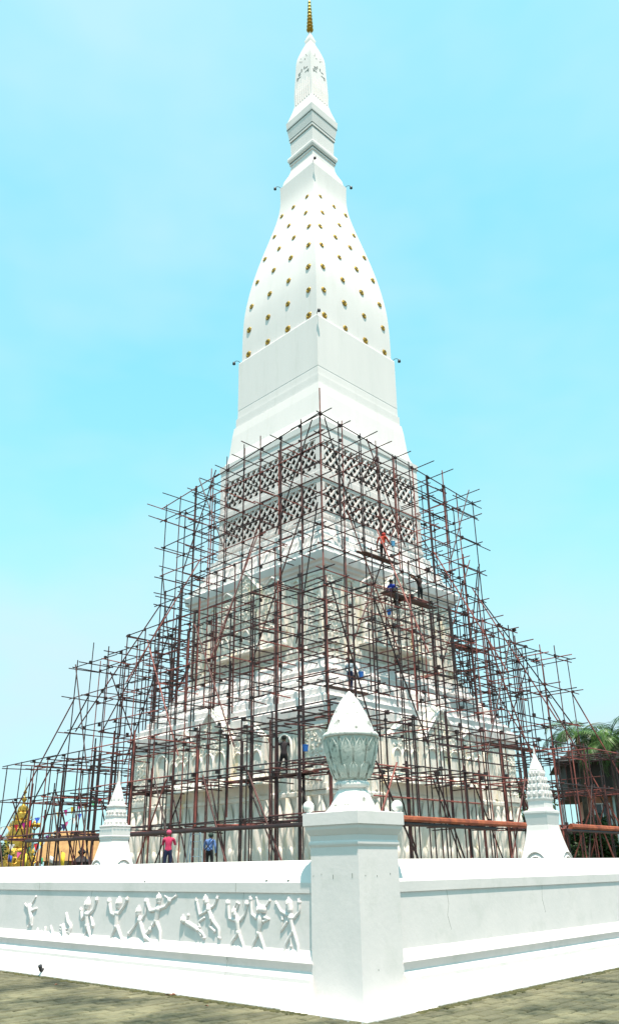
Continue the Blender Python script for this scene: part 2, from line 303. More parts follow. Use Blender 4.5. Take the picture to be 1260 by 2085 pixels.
FL = {'winged': 'small winged flying figure in white relief, leftmost on the wall', 'crouch': 'low crouching animals in white relief near the ground line',
      'coil': 'ribbed coiled creature with raised neck in white relief', 'man1': 'standing figure with one arm raised and hand to its mouth', 'man2': 'standing figure with both arms raised high',
      'woman': 'figure leaning back under the sword bearer', 'man3': 'figure swinging a sword overhead', 'boy1': 'small figure lying in mid air', 'boy2': 'running figure with bent legs above the lying one',
      'horn': 'horned figure with both fists raised', 'bull': 'bull headed figure with upright horns', 'longhair': 'long haired figure nearest to the pier'}
for n_, chains in FIGS:
    q = MB()
    def fp(s, z, out): return (-out, s, z)
    for ci, c in enumerate(chains):
        pts = [(s, z) for s, z, r in c]; rad = [max(r * (1.4 if ci == 0 else 1.2), 0.015) for s, z, r in c]
        # resample to soften bends
        P = []; RR = []
        for i in range(len(pts) - 1):
            for u in (0, 0.33, 0.67):
                P.append((pts[i][0] + (pts[i + 1][0] - pts[i][0]) * u, pts[i][1] + (pts[i + 1][1] - pts[i][1]) * u)); RR.append(rad[i] + (rad[i + 1] - rad[i]) * u)
        P.append(pts[-1]); RR.append(rad[-1])
        q.tube([fp(s, z, 0.004) for s, z in P], RR, 10)
        q.ball(fp(*P[0], 0.004), RR[0], 10, 6); q.ball(fp(*P[-1], 0.006), RR[-1] * (1.3 if ci > 1 else 1), 10, 6)
        if ci == 1:      # shoulders and hips give the trunk its shape
            q.ball(fp(*pts[min(1, len(pts) - 1)], 0.006), max(rad) * 1.12, 10, 6, (1, 1.15, .8)); q.ball(fp(*pts[-1], 0.004), rad[-1] * 1.15, 10, 6)
        if ci == 0 and len(pts) == 2 and rad[0] > .03:     # brow, nose and topknot
            hs, hz = pts[0]; q.ball(fp(hs + .006, hz + rad[0] * .95, .0), rad[0] * .45, 8, 6); q.tube([fp(hs, hz + .012, rad[0] * 1.02), fp(hs, hz - .012, rad[0] * 1.12)], [.006, .010], 6)
        if ci > 1 and len(pts) >= 3 and n_ not in ('crouch', 'coil', 'winged'):
            (es, ez), (ps, pz) = pts[-1], pts[-2]; L_ = math.hypot(es - ps, ez - pz) or 1; dx, dz = (es - ps) / L_, (ez - pz) / L_
            if ez < pts[0][1] - .08: q.tube([fp(es + .012, ez, .006), fp(es - .045 * (1 if ci % 2 else -1), ez - .012, .008)], [.018, .012], 8)
            else:
                for an in (-.7, -.2, .3): q.tube([fp(es, ez, .006), fp(es + .05 * (dx * math.cos(an) - dz * math.sin(an)), ez + .05 * (dx * math.sin(an) + dz * math.cos(an)), .008)], [.011, .006], 6)
    # flatten so that it stands about 4 cm proud
    q.v = [(x * (1.0 if x > 0 else 0.85) - 0.002, y, z) for x, y, z in q.v]
    o = q.obj('relief_figure', PLASTER, wall_l, True, 60); o['label'] = FL[n_]

# drain spout on the wall foot
q = MB(); q.tube([(-0.18, 6.75, 0.08), (-0.33, 6.72, 0.10), (-0.37, 6.70, 0.17)], [0.03, 0.032, 0.034], 8)
o = q.obj('drain_spout', DARKM); o.matrix_world = WROT; tag(o, 'short black bent drain spout at the foot of the left wall', 'drain pipe')
q = MB()
for (a, l) in ((0, .10), (1.1, .08), (2.4, .09), (-.9, .07)):
    c, s_ = math.cos(a), math.sin(a)
    q.add([(0, 0, 0.004), (l * .5 * c - .02 * s_, l * .5 * s_ + .02 * c, .03), (l * c, l * s_, .015), (l * .5 * c + .02 * s_, l * .5 * s_ - .02 * c, .02)], [(0, 1, 2, 3)])
o = q.obj('dead_leaf', mat('dry_leaf', (0.16, 0.06, 0.03), .8)); o.matrix_world = WROT @ Matrix.Translation((-0.42, 3.1, 0.01)); tag(o, 'curled brown dry leaf lying at the foot of the left wall', 'leaf')

# ------------------------------------------------------------------ corner pier with lotus bud
pier = empty('corner_pier', WROT @ Vector((0.31, 0.31, 0)), WALL_YAW, 'white square corner pier topped with a weathered lotus bud finial', 'pier')
def sqp(prof): return [(a * SQ, z) for a, z in prof]
def square(prof, name, mt, parent, **k):
    q = MB(); q.lathe(sqp(prof), 4, rot=R(45)); return q.obj(name, mt, parent, **k)
square([(0.69, -0.03), (0.69, 0.016), (0.665, 0.026), (0.48, 0.085), (0.425, 0.10), (0.418, 0.112), (0.39, 0.115)], 'base_flare', PLASTER, pier)
square([(0.408, 0.10), (0.405, 1.85)], 'shaft', PLASTER, pier)
square([(0.40, 1.845), (0.41, 1.85), (0.422, 1.875), (0.423, 1.895), (0.418, 1.91), (0.408, 1.92), (0.412, 1.985), (0.42, 1.995), (0.425, 2.005), (0.455, 2.06), (0.462, 2.10), (0.462, 2.105), (0.40, 2.106)], 'cornice', PLASTER, pier)
square([(0.40, 2.104), (0.474, 2.105), (0.478, 2.112), (0.478, 2.262), (0.47, 2.27), (0.3, 2.272)], 'cap_slab', PLASTER, pier)
fin = MB(); fin.lathe([(0.38, 2.268), (0.375, 2.285), (0.345, 2.31), (0.30, 2.36), (0.262, 2.43), (0.235, 2.50), (0.205, 2.545), (0.19, 2.56), (0.19, 2.585)], 40)
fin = fin.obj('finial', BUDM, pier, True, 50)
q = MB(); q.lathe([(0.19, 2.575), (0.225, 2.588), (0.238, 2.612), (0.238, 2.635), (0.222, 2.66), (0.195, 2.672)], 36); q.obj('collar', BUDM, fin, True, 60)
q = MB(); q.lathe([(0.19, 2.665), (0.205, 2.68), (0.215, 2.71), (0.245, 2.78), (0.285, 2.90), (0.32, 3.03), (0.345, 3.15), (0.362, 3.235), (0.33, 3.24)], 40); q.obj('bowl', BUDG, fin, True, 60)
q = MB(); q.lathe([(0.33, 3.232), (0.375, 3.24), (0.388, 3.26), (0.385, 3.285), (0.365, 3.305), (0.33, 3.31)], 40); q.obj('rim', BUDM, fin, True, 60)
q = MB(); q.lathe([(0.335, 3.30), (0.318, 3.36), (0.29, 3.44), (0.245, 3.54), (0.188, 3.65), (0.118, 3.77), (0.055, 3.845), (0.012, 3.89)], 48, mod=lambda t, z: 1 + 0.035 * (abs(math.cos(2 * t)) ** 6)); q.obj('bud', BUDM, fin, True, 60)
def bowl_r(z):
    zs = [(2.71, .215), (2.78, .245), (2.90, .285), (3.03, .32), (3.15, .345), (3.235, .362)]
    for (a, ra), (c, rc) in zip(zs, zs[1:]):
        if z <= c: return ra + (rc - ra) * (max(z, a) - a) / (c - a)
    return zs[-1][1]
def petal_mesh(z0, z1, half, lift, name):
    q = MB(); nz_, nu = 9, 6; V = []; Fc = []
    for i in range(nz_ + 1):
        f = i / nz_; z = z0 + (z1 - z0) * f
        wd = half * (1.0 if f < .62 else max(0.02, math.cos((f - .62) / .38 * math.pi / 2) ** .8))
        for k in range(nu + 1):
            u = -1 + 2 * k / nu
            rr = bowl_r(z) + lift * (1 - 0.55 * abs(u) ** 1) * (0.6 + .4 * math.sin(f * math.pi)) + (0.016 if abs(u) > .6 else 0)
            V.append((rr * math.cos(u * wd), rr * math.sin(u * wd), z))
    for i in range(nz_):
        for k in range(nu): a = i * (nu + 1) + k; Fc.append((a, a + 1, a + nu + 2, a + nu + 1))
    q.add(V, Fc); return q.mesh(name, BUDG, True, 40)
pm1 = petal_mesh(2.76, 3.21, 0.225, 0.034, 'petal_big'); pm2 = petal_mesh(2.70, 2.90, 0.20, 0.042, 'petal_small'); pm3 = petal_mesh(2.80, 3.225, 0.16, 0.014, 'petal_back')
for k in range(12):
    for me, off in ((pm1, 0), (pm2, 0.5), (pm3, 0.5)):
        o = link('lotus_petal', me, fin); o.rotation_euler = (0, 0, (k + off) * 2 * math.pi / 12)
GLOBE = mat('globe_white', (0.82, 0.82, 0.79), 0.35)
for sx, sy in ((-1, 1), (1, -1)):
    q = MB(); q.ball((0, 0, 0.078), 0.075, 20, 14); q.lathe([(0.03, -0.004), (0.03, 0.02)], 12)
    o = q.obj('globe', GLOBE, pier, True, 60); o.location = (0.42 * sx, 0.42 * sy, 2.272)

# nails, drips and seams left on pier and walls
def local_box(parent, name, x0, x1, y0, y1, z0, z1, mt=DARKM):
    q = MB(); q.box(x0, x1, y0, y1, z0, z1); return q.obj(name, mt, parent)
GRIME = mat('grime', (0.22, 0.24, 0.21), 0.9)
for (u, z, h_) in ((.36, 1.50, .012), (.22, 1.52, .012), (.02, 1.47, .05), (-.30, 1.48, .055)):
    local_box(pier, 'nail', -.409, -.402, u - .004, u + .004, z, z + h_, GRIME)
for (u, z, h_) in ((-.28, 1.50, .014), (-.05, 1.49, .018), (.22, 1.51, .02), (-.1, .45, .02)):
    local_box(pier, 'nail', u - .005, u + .005, -.409, -.402, z, z + h_, GRIME)
for (u, a_, z0_, z1_) in ((7.6, .0225, 1.31, 1.424), (2.25, .0225, 1.31, 1.424), (2.3, .112, .47, .50)):
    local_box(wall_l, 'seam', -a_, -a_ + .01, u, u + .004, z0_, z1_, GRIME)
for (u, z) in ((4.4, 1.44), (1.62, 1.45), (1.2, 1.45)): local_box(wall_l, 'dirt_speck', -.02, .0, u, u + .03, z, z + .012, GRIME)

# moss and grit gathered along the foot of both walls
q = MB(); rm = random.Random(4)
for i in range(2600):
    along = .55 + abs(rm.gauss(0, 1)) * 4.2; off = .345 + abs(rm.gauss(0, .05)); r_ = rm.uniform(.010, .038)
    x, y = (-off, along) if i % 2 else (along, -off)
    q.ball((x, y, .004), r_, 5, 4, (1.3, 1.1, .45))
moss = q.obj('moss', mat('moss', (0.075, 0.072, 0.022), .95, (0.035, 0.04, 0.014), 6)); moss.matrix_world = WROT; tag(moss, 'line of moss and grit along the foot of the boundary walls', 'moss', kind='stuff')
# fallen leaves on the paving
for i, (x, y, lb) in enumerate(((-.85, 5.4, 'small dry leaf on the paving at the far left'), (-.75, 1.9, 'small dry leaf on the paving left of the pier'), (4.2, -.7, 'small dry leaf on the paving right of the pier'))):
    q = MB(); q.add([(0, 0, .012), (.03, .018, .028), (.075, .0, .016), (.03, -.018, .024), (.035, 0, .012)], [(0, 1, 4), (1, 2, 4), (2, 3, 4), (3, 0, 4)])
    o = q.obj('dead_leaf', MATS['dry_leaf']); o.matrix_world = WROT @ Matrix.Translation((x, y, .01)) @ Matrix.Rotation(i * 1.7, 4, 'Z'); tag(o, lb, 'leaf', 'dry leaves on the paving')

def crack(parent, pts, side):
    q = MB(); V = [(-o - .001, u, z) if side == 'y' else (u, -o - .001, z) for u, o, z in pts]; q.tube(V, [.0022] * (len(V) - 1) + [.001], 4); q.obj('crack', GRIME, parent)
crack(wall_l, [(2.1, .0, 1.30), (2.12, .0, 1.15), (2.07, .0, 1.02), (2.10, .0, .92)], 'y'); crack(wall_l, [(5.9, .0, 1.30), (5.93, .0, 1.18), (5.88, .0, 1.05)], 'y')
crack(wall_l, [(2.32, .06, .52), (2.27, .155, .33), (2.24, .20, .24)], 'y'); crack(wall_r, [(1.9, .0, 1.30), (1.93, .0, 1.12), (1.88, .0, .98), (1.95, .0, .80)], 'x')
crack(wall_r, [(4.6, .0, 1.30), (4.56, .0, 1.1), (4.62, .0, .9)], 'x'); crack(wall_r, [(3.2, .30, .07), (3.18, .2, .22), (3.22, .165, .28)], 'x')

# ------------------------------------------------------------------ terrace and tower
TC = Vector((0.63, 46.0, 0)); TZ = 1.35; TROT = R(45)
q = MB(); q.lathe(sqp([(13.6, -0.05), (13.6, TZ - 0.12), (13.7, TZ - 0.12), (13.7, TZ)]), 4, rot=R(45))
o = q.obj('terrace', CONC); o.location = TC; o.rotation_euler = (0, 0, TROT); tag(o, kind='structure')
tower = empty('stupa_tower', TC, TROT, 'tall white square stupa tower with gold rosettes rising behind the scaffold', 'tower')
def tsq(prof, name, mt=PAINT, parent=tower, **k):      # prof given as half diagonals
    q = MB(); q.lathe(prof, 4, rot=R(45)); return q.obj(name, mt, parent, **k)
H = lambda L_: [(a * SQ, z) for a, z in L_]
# lower tier
tier1 = tsq(H([(7.55, TZ), (7.55, TZ + .35), (7.42, TZ + .42), (7.34, TZ + .45), (7.34, 4.4), (7.44, 4.45), (7.44, 4.6), (7.34, 4.68), (7.34, 7.35)]), 'lower_tier', CREAM)
tsq(H([(7.30, 7.33), (7.38, 7.38), (7.38, 7.52), (7.46, 7.58), (7.46, 7.72), (7.58, 7.80), (7.60, 8.15), (7.50, 8.22), (7.44, 8.3), (7.34, 8.36), (7.34, 8.60), (7.22, 8.68), (7.16, 8.75), (7.0, 8.80), (7.0, 9.02), (6.90, 9.1), (6.72, 9.3), (6.70, 9.55), (6.55, 9.62), (6.35, 9.8), (6.2, 10.05), (6.2, 10.2), (5.95, 10.35), (5.85, 10.6), (5.80, 10.85), (5.65, 10.95), (5.3, 10.96)]), 'lower_roof', PAINT)
# middle tier
tier2 = tsq(H([(5.62, 10.94), (5.62, 11.15), (5.5, 11.2), (5.36, 11.25), (5.36, 14.95), (5.42, 15.0), (5.42, 15.1), (5.36, 15.15), (5.36, 15.42)]), 'middle_tier', CREAM)
tsq(H([(5.32, 15.40), (5.42, 15.45), (5.44, 15.60), (5.56, 15.68), (5.58, 15.82), (5.70, 15.9), (5.78, 16.3), (5.70, 16.42), (5.58, 16.48), (5.55, 16.75), (5.40, 16.85), (5.2, 17.1), (5.12, 17.35), (5.1, 17.55), (4.95, 17.65), (4.80, 17.95), (4.72, 18.3), (4.70, 18.55), (4.55, 18.6), (4.48, 18.75), (4.2, 18.76)]), 'middle_roof', PAINT)
# lattice box: solid core painted near-black as the shade inside, behind slabs that leave two long openings on each face
tsq(H([(4.02, 18.7), (4.02, 24.8)]), 'shade_core', VOID_SHADE)
A = 4.40
for (z0, z1) in ((18.74, 19.45), (21.1, 21.95), (23.8, 24.62)): tsq(H([(3.4, z0), (A, z0), (A, z1), (3.4, z1)]), 'lattice_frame', PAINT)
tsq(H([(4.42, 18.9), (4.47, 18.94), (4.47, 19.1), (4.42, 19.14)]), 'moulding', PAINT); tsq(H([(4.41, 21.3), (4.46, 21.34), (4.46, 21.7), (4.41, 21.74)]), 'moulding', PAINT)
for k in range(4):
    q = MB()
    for (z0, z1) in ((19.45, 21.1), (21.95, 23.8)): q.box(-A + .002, -A + .34, -A + .002, -A + .34, z0, z1)
    o = q.obj('corner_post', PAINT, tower); o.rotation_euler = (0, 0, k * math.pi / 2)
def slat_clip(s0, s1, z0, z1, c, sgn):
    # line z = sgn*(s) + c clipped to the rectangle
    pts = []
    for s in (s0, s1):
        z = sgn * s + c
        if z0 - 1e-6 <= z <= z1 + 1e-6: pts.append((s, z))
    for z in (z0, z1):
        s = (z - c) / sgn
        if s0 + 1e-6 < s < s1 - 1e-6: pts.append((s, z))
    return pts[:2] if len(pts) >= 2 else None
slats = []
for (z0, z1) in ((19.45, 21.1), (21.95, 23.8)):
    s0, s1 = -A + .34, A - .34; stp = 0.50
    for sgn in (1.25, -1.25):
        c = -12.0
        while c < 40:
            p = slat_clip(s0, s1, z0, z1, c, sgn); c += stp * 1.25
            if p and math.dist(*p) > 0.25: slats.append((p[0], p[1], sgn))
um = MB(); um.box(-0.5, 0.5, -0.03, 0.03, -0.055, 0.055); um = um.mesh('lattice_slat', PAINT)
for fk in (0, -1):
    for (a, b2, sgn) in slats:
        o = link('lattice_slat', um, tower)
        L_ = math.dist(a, b2); ang = math.atan2(b2[1] - a[1], b2[0] - a[0])
        M4 = Matrix.Rotation(fk * math.pi / 2, 4, 'Z') @ Matrix.Translation(((a[0] + b2[0]) / 2, -A + (.05 if sgn > 0 else .09), (a[1] + b2[1]) / 2)) @ Matrix.Rotation(-ang, 4, 'Y') @ Matrix.Diagonal((L_ + .04, 1, 1, 1))
        o.matrix_basis = M4
tsq([(5.6, 24.60), (6.24, 24.60), (6.30, 24.68), (6.32, 25.05), (6.2, 25.12), (6.02, 25.2), (5.86, 25.45), (5.74, 25.9), (5.66, 26.6), (5.58, 27.3), (5.47, 27.95), (5.36, 27.98), (5.36, 28.63), (5.26, 28.68), (5.0, 28.69)], 'upper_roof', PAINT)
tsq([(5.26, 28.66), (5.25, 29.2), (5.24, 29.26), (5.26, 29.3), (5.28, 32.98), (5.25, 33.06), (4.9, 33.07)], 'box_stage', PAINT)
PROF = [(5.06, 33.06), (5.07, 34.2), (5.06, 35.4), (4.97, 37.1), (4.6, 39.2), (4.22, 40.7), (3.84, 42.0), (3.42, 43.3), (3.05, 44.4), (2.65, 45.8), (2.5, 46.6), (2.45, 47.6), (2.52, 48.8)]
def interp(z, pr=PROF):
    for (a, za), (c, zc) in zip(pr, pr[1:]):
        if z <= zc: return a + (c - a) * (z - za) / (zc - za)
    return pr[-1][0]
fine = []
for i in range(61):     # smooth the tapering body
    z = 33.06 + (48.8 - 33.06) * i / 60
    zs_ = [min(max(z + dz, 33.06), 48.8) for dz in (-.7, -.35, 0, .35, .7)]
    fine.append((sum(interp(v) for v in zs_) / 5, z))
body = tsq(fine + [(2.35, 48.81)], 'lotus_body', PAINT, smooth=True, angle=30)
tsq([(2.40, 48.79), (2.32, 48.95), (2.22, 49.4), (2.05, 49.7), (1.85, 50.05), (1.70, 50.45), (1.67, 51.05), (1.5, 51.06)], 'neck', PAINT)
tsq([(1.6, 51.04), (1.76, 51.06), (1.77, 51.24), (1.70, 51.28), (1.82, 51.34), (1.93, 51.50), (1.95, 51.68), (1.90, 51.84), (1.78, 51.96), (1.66, 52.0), (1.4, 52.01)], 'torus_ring', PAINT)
tsq([(1.64, 52.0), (1.70, 53.5), (1.78, 53.55), (1.80, 53.9), (2.0, 55.05), (2.04, 55.6), (1.95, 55.66), (1.72, 56.3), (1.5, 56.95), (1.42, 57.3), (1.2, 57.31)], 'waisted_block', PAINT)
tsq([(1.79, 51.21), (1.79, 51.30)], 'groove_line', LINE); tsq([(1.722, 53.44), (1.724, 53.53)], 'groove_line', LINE)
tsq([(1.805, 53.74), (1.812, 53.83)], 'groove_line', LINE); tsq([(1.985, 54.80), (1.999, 54.89)], 'groove_line', LINE)
tsq([(1.40, 57.28), (1.36, 57.6), (1.38, 58.6), (1.34, 59.6), (1.27, 60.8), (1.22, 62.0), (1.19, 62.5), (1.10, 63.0), (.92, 63.55), (.72, 64.1), (.52, 64.55), (.43, 64.75), (.42, 64.95), (.48, 65.25), (.36, 65.5), (.2, 65.9), (.09, 66.3), (.04, 66.5)], 'top_bud', PAINT, smooth=True, angle=35)
# ribs and dark inlays on the top bud
for fk in (0, -1):
    for i in range(7):
        s = -0.72 + i * 0.24; zt = 59.6 - abs(s) * .3 + (0.25 if i % 2 else 0)
        q = MB(); q.tube([(s, -0.985, 57.45), (s, -0.985, 58.6), (s, -0.96, zt)], [0.045, 0.05, 0.02], 6)
        o = q.obj('rib', PAINT, tower); o.rotation_euler = (0, 0, fk * math.pi / 2)
    for (s, z, w_, h_, an) in ((-.62, 60.35, .10, .34, 0), (-.16, 61.05, .09, .3, 0), (.16, 61.05, .09, .3, 0), (.62, 60.35, .10, .34, 0), (-.38, 60.9, .26, .05, .0), (-.38, 60.68, .26, .05, 0), (-.49, 60.8, .05, .26, 0), (.4, 60.9, .26, .05, 0), (.4, 60.45, .3, .05, 0), (-.4, 60.4, .3, .05, 0), (-.2, 62.1, .06, .12, 0), (.2, 62.1, .06, .12, 0), (-.4, 62.3, .05, .1, 0), (.4, 62.3, .05, .1, 0), (-.3, 62.6, .05, .08, 0), (.3, 62.55, .05, .08, 0)):
        a_ = interp(z, [(1.34, 59.6), (1.27, 60.8), (1.22, 62.0), (1.19, 62.5), (1.1, 63.0)]) / SQ
        q = MB(); q.box(s - w_ / 2, s + w_ / 2, -a_ - .02, -a_ + .06, z - h_ / 2, z + h_ / 2)
        o = q.obj('inlay', LINE, tower); o.rotation_euler = (0, 0, fk * math.pi / 2)
q = MB(); pr = [(0.05, 66.4)]
z = 66.5
for i in range(9):
    r_ = 0.30 - i * 0.02
    pr += [(0.07, z), (r_ * .8, z + .08), (r_, z + .18), (r_ * .75, z + .30), (0.07, z + .38)]; z += 0.44
pr += [(0.06, z), (0.05, z + 2.0), (0.02, z + 4.0)]
q.lathe(pr, 12); q.obj('gold_spire', GOLD, tower, True, 50)

# gold rosettes on the body
q = MB()
for k in range(8):
    a = k * math.pi / 4; c, s_ = math.cos(a), math.sin(a)
    o4 = []
    for (r_, wd, h_) in ((0.05, .03, .03), (.15, .075, .085), (.235, .05, .04), (.26, .0, .015)):
        o4.append(((r_ * c - wd * s_, -h_, r_ * s_ + wd * c), (r_ * c + wd * s_, -h_, r_ * s_ - wd * c)))
    for (p1, p2), (p3, p4) in zip(o4, o4[1:]): q.add([p1, p2, p4, p3], [(0, 1, 2, 3)])
    for (p1, p2), (p3, p4) in zip(o4, o4[1:]):
        q.add([p1, p3, (p3[0], .02, p3[2]), (p1[0], .02, p1[2])], [(0, 1, 2, 3)]); q.add([p2, (p2[0], .02, p2[2]), (p4[0], .02, p4[2]), p4], [(0, 1, 2, 3)])
q.ball((0, -0.04, 0), 0.075, 10, 6, (1, .5, 1), mi=1)
ros = q.mesh('rosette', [GOLD, mat('rosette_heart', (0.10, 0.03, 0.015), .5)])
for fk in (0, -1, 1, 2):
    for ri, z in enumerate((33.45, 35.45, 37.45, 39.6, 41.7, 43.75, 45.75)):
        a_ = interp(z) / SQ; sl = (interp(z + .3) - interp(z - .3)) / SQ / .6 if z > 33.5 else 0
        cols_ = ((-.81, -.27, .27, .81) if ri < 5 else (-.65, .1, .76) if fk == 0 else (-.76, -.1, .65) if fk == -1 else (-.7, 0, .7))
        for c in cols_:
            o = link('rosette', ros, tower)
            s_ = max(0.7, .88 - .025 * ri) * rnd.uniform(.92, 1.08)
            o.matrix_basis = Matrix.Rotation(fk * math.pi / 2, 4, 'Z') @ Matrix.Translation((c * a_, -a_ - .012, z)) @ Matrix.Rotation(math.atan(sl), 4, 'X') @ Matrix.Rotation(rnd.uniform(0, .7), 4, 'Y') @ Matrix.Scale(s_, 4)

# ---- ornament of the two lower tiers, drawn once on the right face and copied round
def ogee(hw, z0, zs, zp, n=8):
    pts = [(-hw, z0), (hw, z0), (hw, zs)]
    for i in range(1, n):
        f = i / n; x = hw * (1 - f) ** 0.8 * (1 + .10 * math.sin(f * math.pi)); z = zs + (zp - zs) * (f ** 1.25 if f > .5 else f * .8409)
        pts.append((x, z))
    pts.append((0, zp))
    return pts + [(-x, z) for x, z in pts[-2:2:-1]] + [(-hw, zs)]
def floral(qm, s0, s1, z0, z1, y, cell=0.27, inside=None, depth=.10):
    ns = max(1, round((s1 - s0) / cell)); nzz = max(1, round((z1 - z0) / cell))
    for i in range(ns):
        for j in range(nzz):
            s = s0 + (i + .5) * (s1 - s0) / ns + rnd.uniform(-.05, .05); z = z0 + (j + .5) * (z1 - z0) / nzz + rnd.uniform(-.05, .05)
            if inside and not inside(s, z): continue
            r_ = cell * rnd.uniform(.30, .44); st = rnd.uniform(0, 6.28); dr = rnd.choice((-1, 1))
            k = rnd.random()
            if k < .55:
                pts = []; ra = []
                for u in range(8):
                    a = st + dr * u * .75; rr = r_ * (1 - u / 10)
                    pts.append((s + rr * math.cos(a), y, z + rr * math.sin(a))); ra.append(depth * (.55 - .03 * u))
                qm.tube(pts, ra, 5)
            else:
                for u in range(4):
                    a = st + u * 1.57; c, s_ = math.cos(a) * r_ * 1.2, math.sin(a) * r_ * 1.2
                    qm.add([(s, y - depth, z), (s + c * .5 - s_ * .35, y - .01, z + s_ * .5 + c * .35), (s + c, y - depth * .2, z + s_), (s + c * .5 + s_ * .35, y - .01, z + s_ * .5 - c * .35)], [(0, 3, 2, 1)])
def petal2(w_, h_, bulge):
    q = MB(); nu, nz_ = 4, 7; V = []; Fc = []
    for i in range(nz_ + 1):
        f = i / nz_; wd = w_ / 2 * (1 if f < .5 else max(.03, math.cos((f - .5) * math.pi) ** .75))
        for k in range(nu + 1):
            u = -1 + 2 * k / nu
            V.append((u * wd, -bulge * (1 - .75 * u * u) * (.45 + .55 * math.sin(min(1, f * 1.15) * math.pi * .8)) , h_ * f))
    for i in range(nz_):
        for k in range(nu): a = i * (nu + 1) + k; Fc.append((a, a + 1, a + nu + 2, a + nu + 1))
    q.add(V, Fc); return q.mesh('lotus_petal', CREAM, True, 50)
def copies(o, ks=(-1,)):
    for k in ks:
        c = o.copy(); col.objects.link(c); c.parent = o.parent; c.matrix_basis = Matrix.Rotation(k * math.pi / 2, 4, 'Z') @ o.matrix_basis
        for ch in o.children:
            d = ch.copy(); col.objects.link(d); d.parent = c; d.matrix_basis = ch.matrix_basis.copy()
def ornament(A, z0, z1, k, parent):
    """A half side, z0..z1 zone, k scale"""
    h = z1 - z0
    # tall lotus petals along the foot
    if k > .9:
        n = 22; pm = petal2(2 * A / n * .96, 2.55, .34)
        for i in range(n):
            s = -A + (i + .5) * 2 * A / n
            o = link('lotus_petal', pm, parent); o.location = (s, -A - .01, TZ + .5); copies(o)
        pm = petal2(2 * A / 44 * .96, .75, .2)
        for i in range(44):
            s = -A + (i + .5) * 2 * A / 44
            o = link('small_petal', pm, parent); o.location = (s, -A - .07, TZ + .45); copies(o)
    else:
        n = 30; pm = petal2(2 * A / n * .92, .42, .09)
        for i in range(n):
            s = -A + (i + .5) * 2 * A / n
            o = link('small_petal', pm, parent); o.location = (s, -A - .01, 11.28); copies(o)
    zb = z0 + (0 if k > .9 else .5)
    # corner pilasters
    for sg in (-1, 1):
        c = sg * (A - .72 * k); q = MB(); q.box(c - .62 * k, c + .62 * k, -A - .10, -A + .05, zb, z1)
        q.box(c - .70 * k, c + .70 * k, -A - .15, -A + .05, zb, zb + .22); q.box(c - .70 * k, c + .70 * k, -A - .15, -A + .05, z1 - .22, z1 - .002)
        o = q.obj('pilaster', CREAM, parent); f_ = MB(); floral(f_, c - .55 * k, c + .55 * k, zb + .25, z1 - .25, -A - .105, .25); tag(f_.obj('floral_relief', FLORAL, o), kind='stuff'); copies(o)
    # fluted strips
    for sg in (-1, 1):
        for i in range(3):
            c = sg * (A - (1.60 + i * .22) * k); q = MB(); q.tube([(c, -A - .01, zb + .05), (c, -A - .01, z1 - .05)], .075 * k, 8)
            o = q.obj('flute', CREAM, parent, True, 50); copies(o)
    # arched niches beside the porch
    for sg in (-1, 1):
        c = sg * (A - 2.62 * k); q = MB(); w_ = .42 * k; zt = z1 - .7 * k
        pts = [(c - w_, -A - .03, zb + .1), (c - w_, -A - .03, zt)] + [(c + w_ * math.cos(a), -A - .03, zt + w_ * 1.15 * math.sin(a)) for a in [math.pi * (1 - i / 8) for i in range(1, 8)]] + [(c + w_, -A - .03, zt), (c + w_, -A - .03, zb + .1)]
        q.tube(pts, .09 * k, 6); o = q.obj('niche_frame', CREAM, parent, True, 60)
        f_ = MB(); floral(f_, c - w_ * 1.4, c + w_ * 1.4, zt + .1, z1 - .05, -A - .01, .22); tag(f_.obj('floral_relief', FLORAL, o), kind='stuff'); copies(o)
    # porch: side bays then the centre bay, each with an ogee hood
    for (c, hw, pr, peak) in ((-2.55 * k, 1.15 * k, .38 * k, z1 + .75 * k), (2.55 * k, 1.15 * k, .38 * k, z1 + .75 * k), (0, 1.6 * k, .66 * k, z1 + 1.55 * k)):
        q = MB(); zl = zb + .55 * k
        q.prism([(c + x, z) for x, z in ogee(hw, zl, z1 - .25 * k, peak)], -A - pr, -A + .6 * k)
        # sloped apron below the bay
        yy = -A - pr; q.add([(c - hw - .15 * k, yy - .22 * k, zl - .12), (c + hw + .15 * k, yy - .22 * k, zl - .12), (c + hw + .15 * k, -A, zl - .12), (c - hw - .15 * k, -A, zl - .12),
                             (c - hw - .02, yy - .03, zl + .32 * k), (c + hw + .02, yy - .03, zl + .32 * k), (c + hw + .02, -A, zl + .32 * k), (c - hw - .02, -A, zl + .32 * k)],
                            [(0, 3, 2, 1), (4, 5, 6, 7), (0, 1, 5, 4), (1, 2, 6, 5), (2, 3, 7, 6), (3, 0, 4, 7)])
        o = q.obj('porch_bay', CREAM, parent)
        og = ogee(hw - .14 * k, zl + .4 * k, z1 - .25 * k, peak - .25 * k)
        q = MB(); q.tube([(c + x, yy - .02, z) for x, z in og[2:] ], .085 * k, 6); q.obj('hood_frame', PAINT, o, True, 60)
        # three cusped arches low in the bay
        for i in range(3):
            cc = c + (i - 1) * hw * .56; rr = hw * .25; za = zl + 1.05 * k
            q = MB(); q.tube([(cc - rr, yy - .02, za - .45 * k)] + [(cc + rr * math.cos(a), yy - .02, za + rr * 1.2 * math.sin(a)) for a in [math.pi * (1 - j / 8) for j in range(9)]] + [(cc + rr, yy - .02, za - .45 * k)], .06 * k, 6)
            q.obj('cusped_arch', CREAM, o, True, 60)
        def ins(s, z, c=c, hw=hw, zs=z1 - .25 * k, pk=peak):
            return abs(s - c) < (hw - .22 * k) * (1 if z < zs else max(0, 1 - (z - zs) / (pk - zs)))
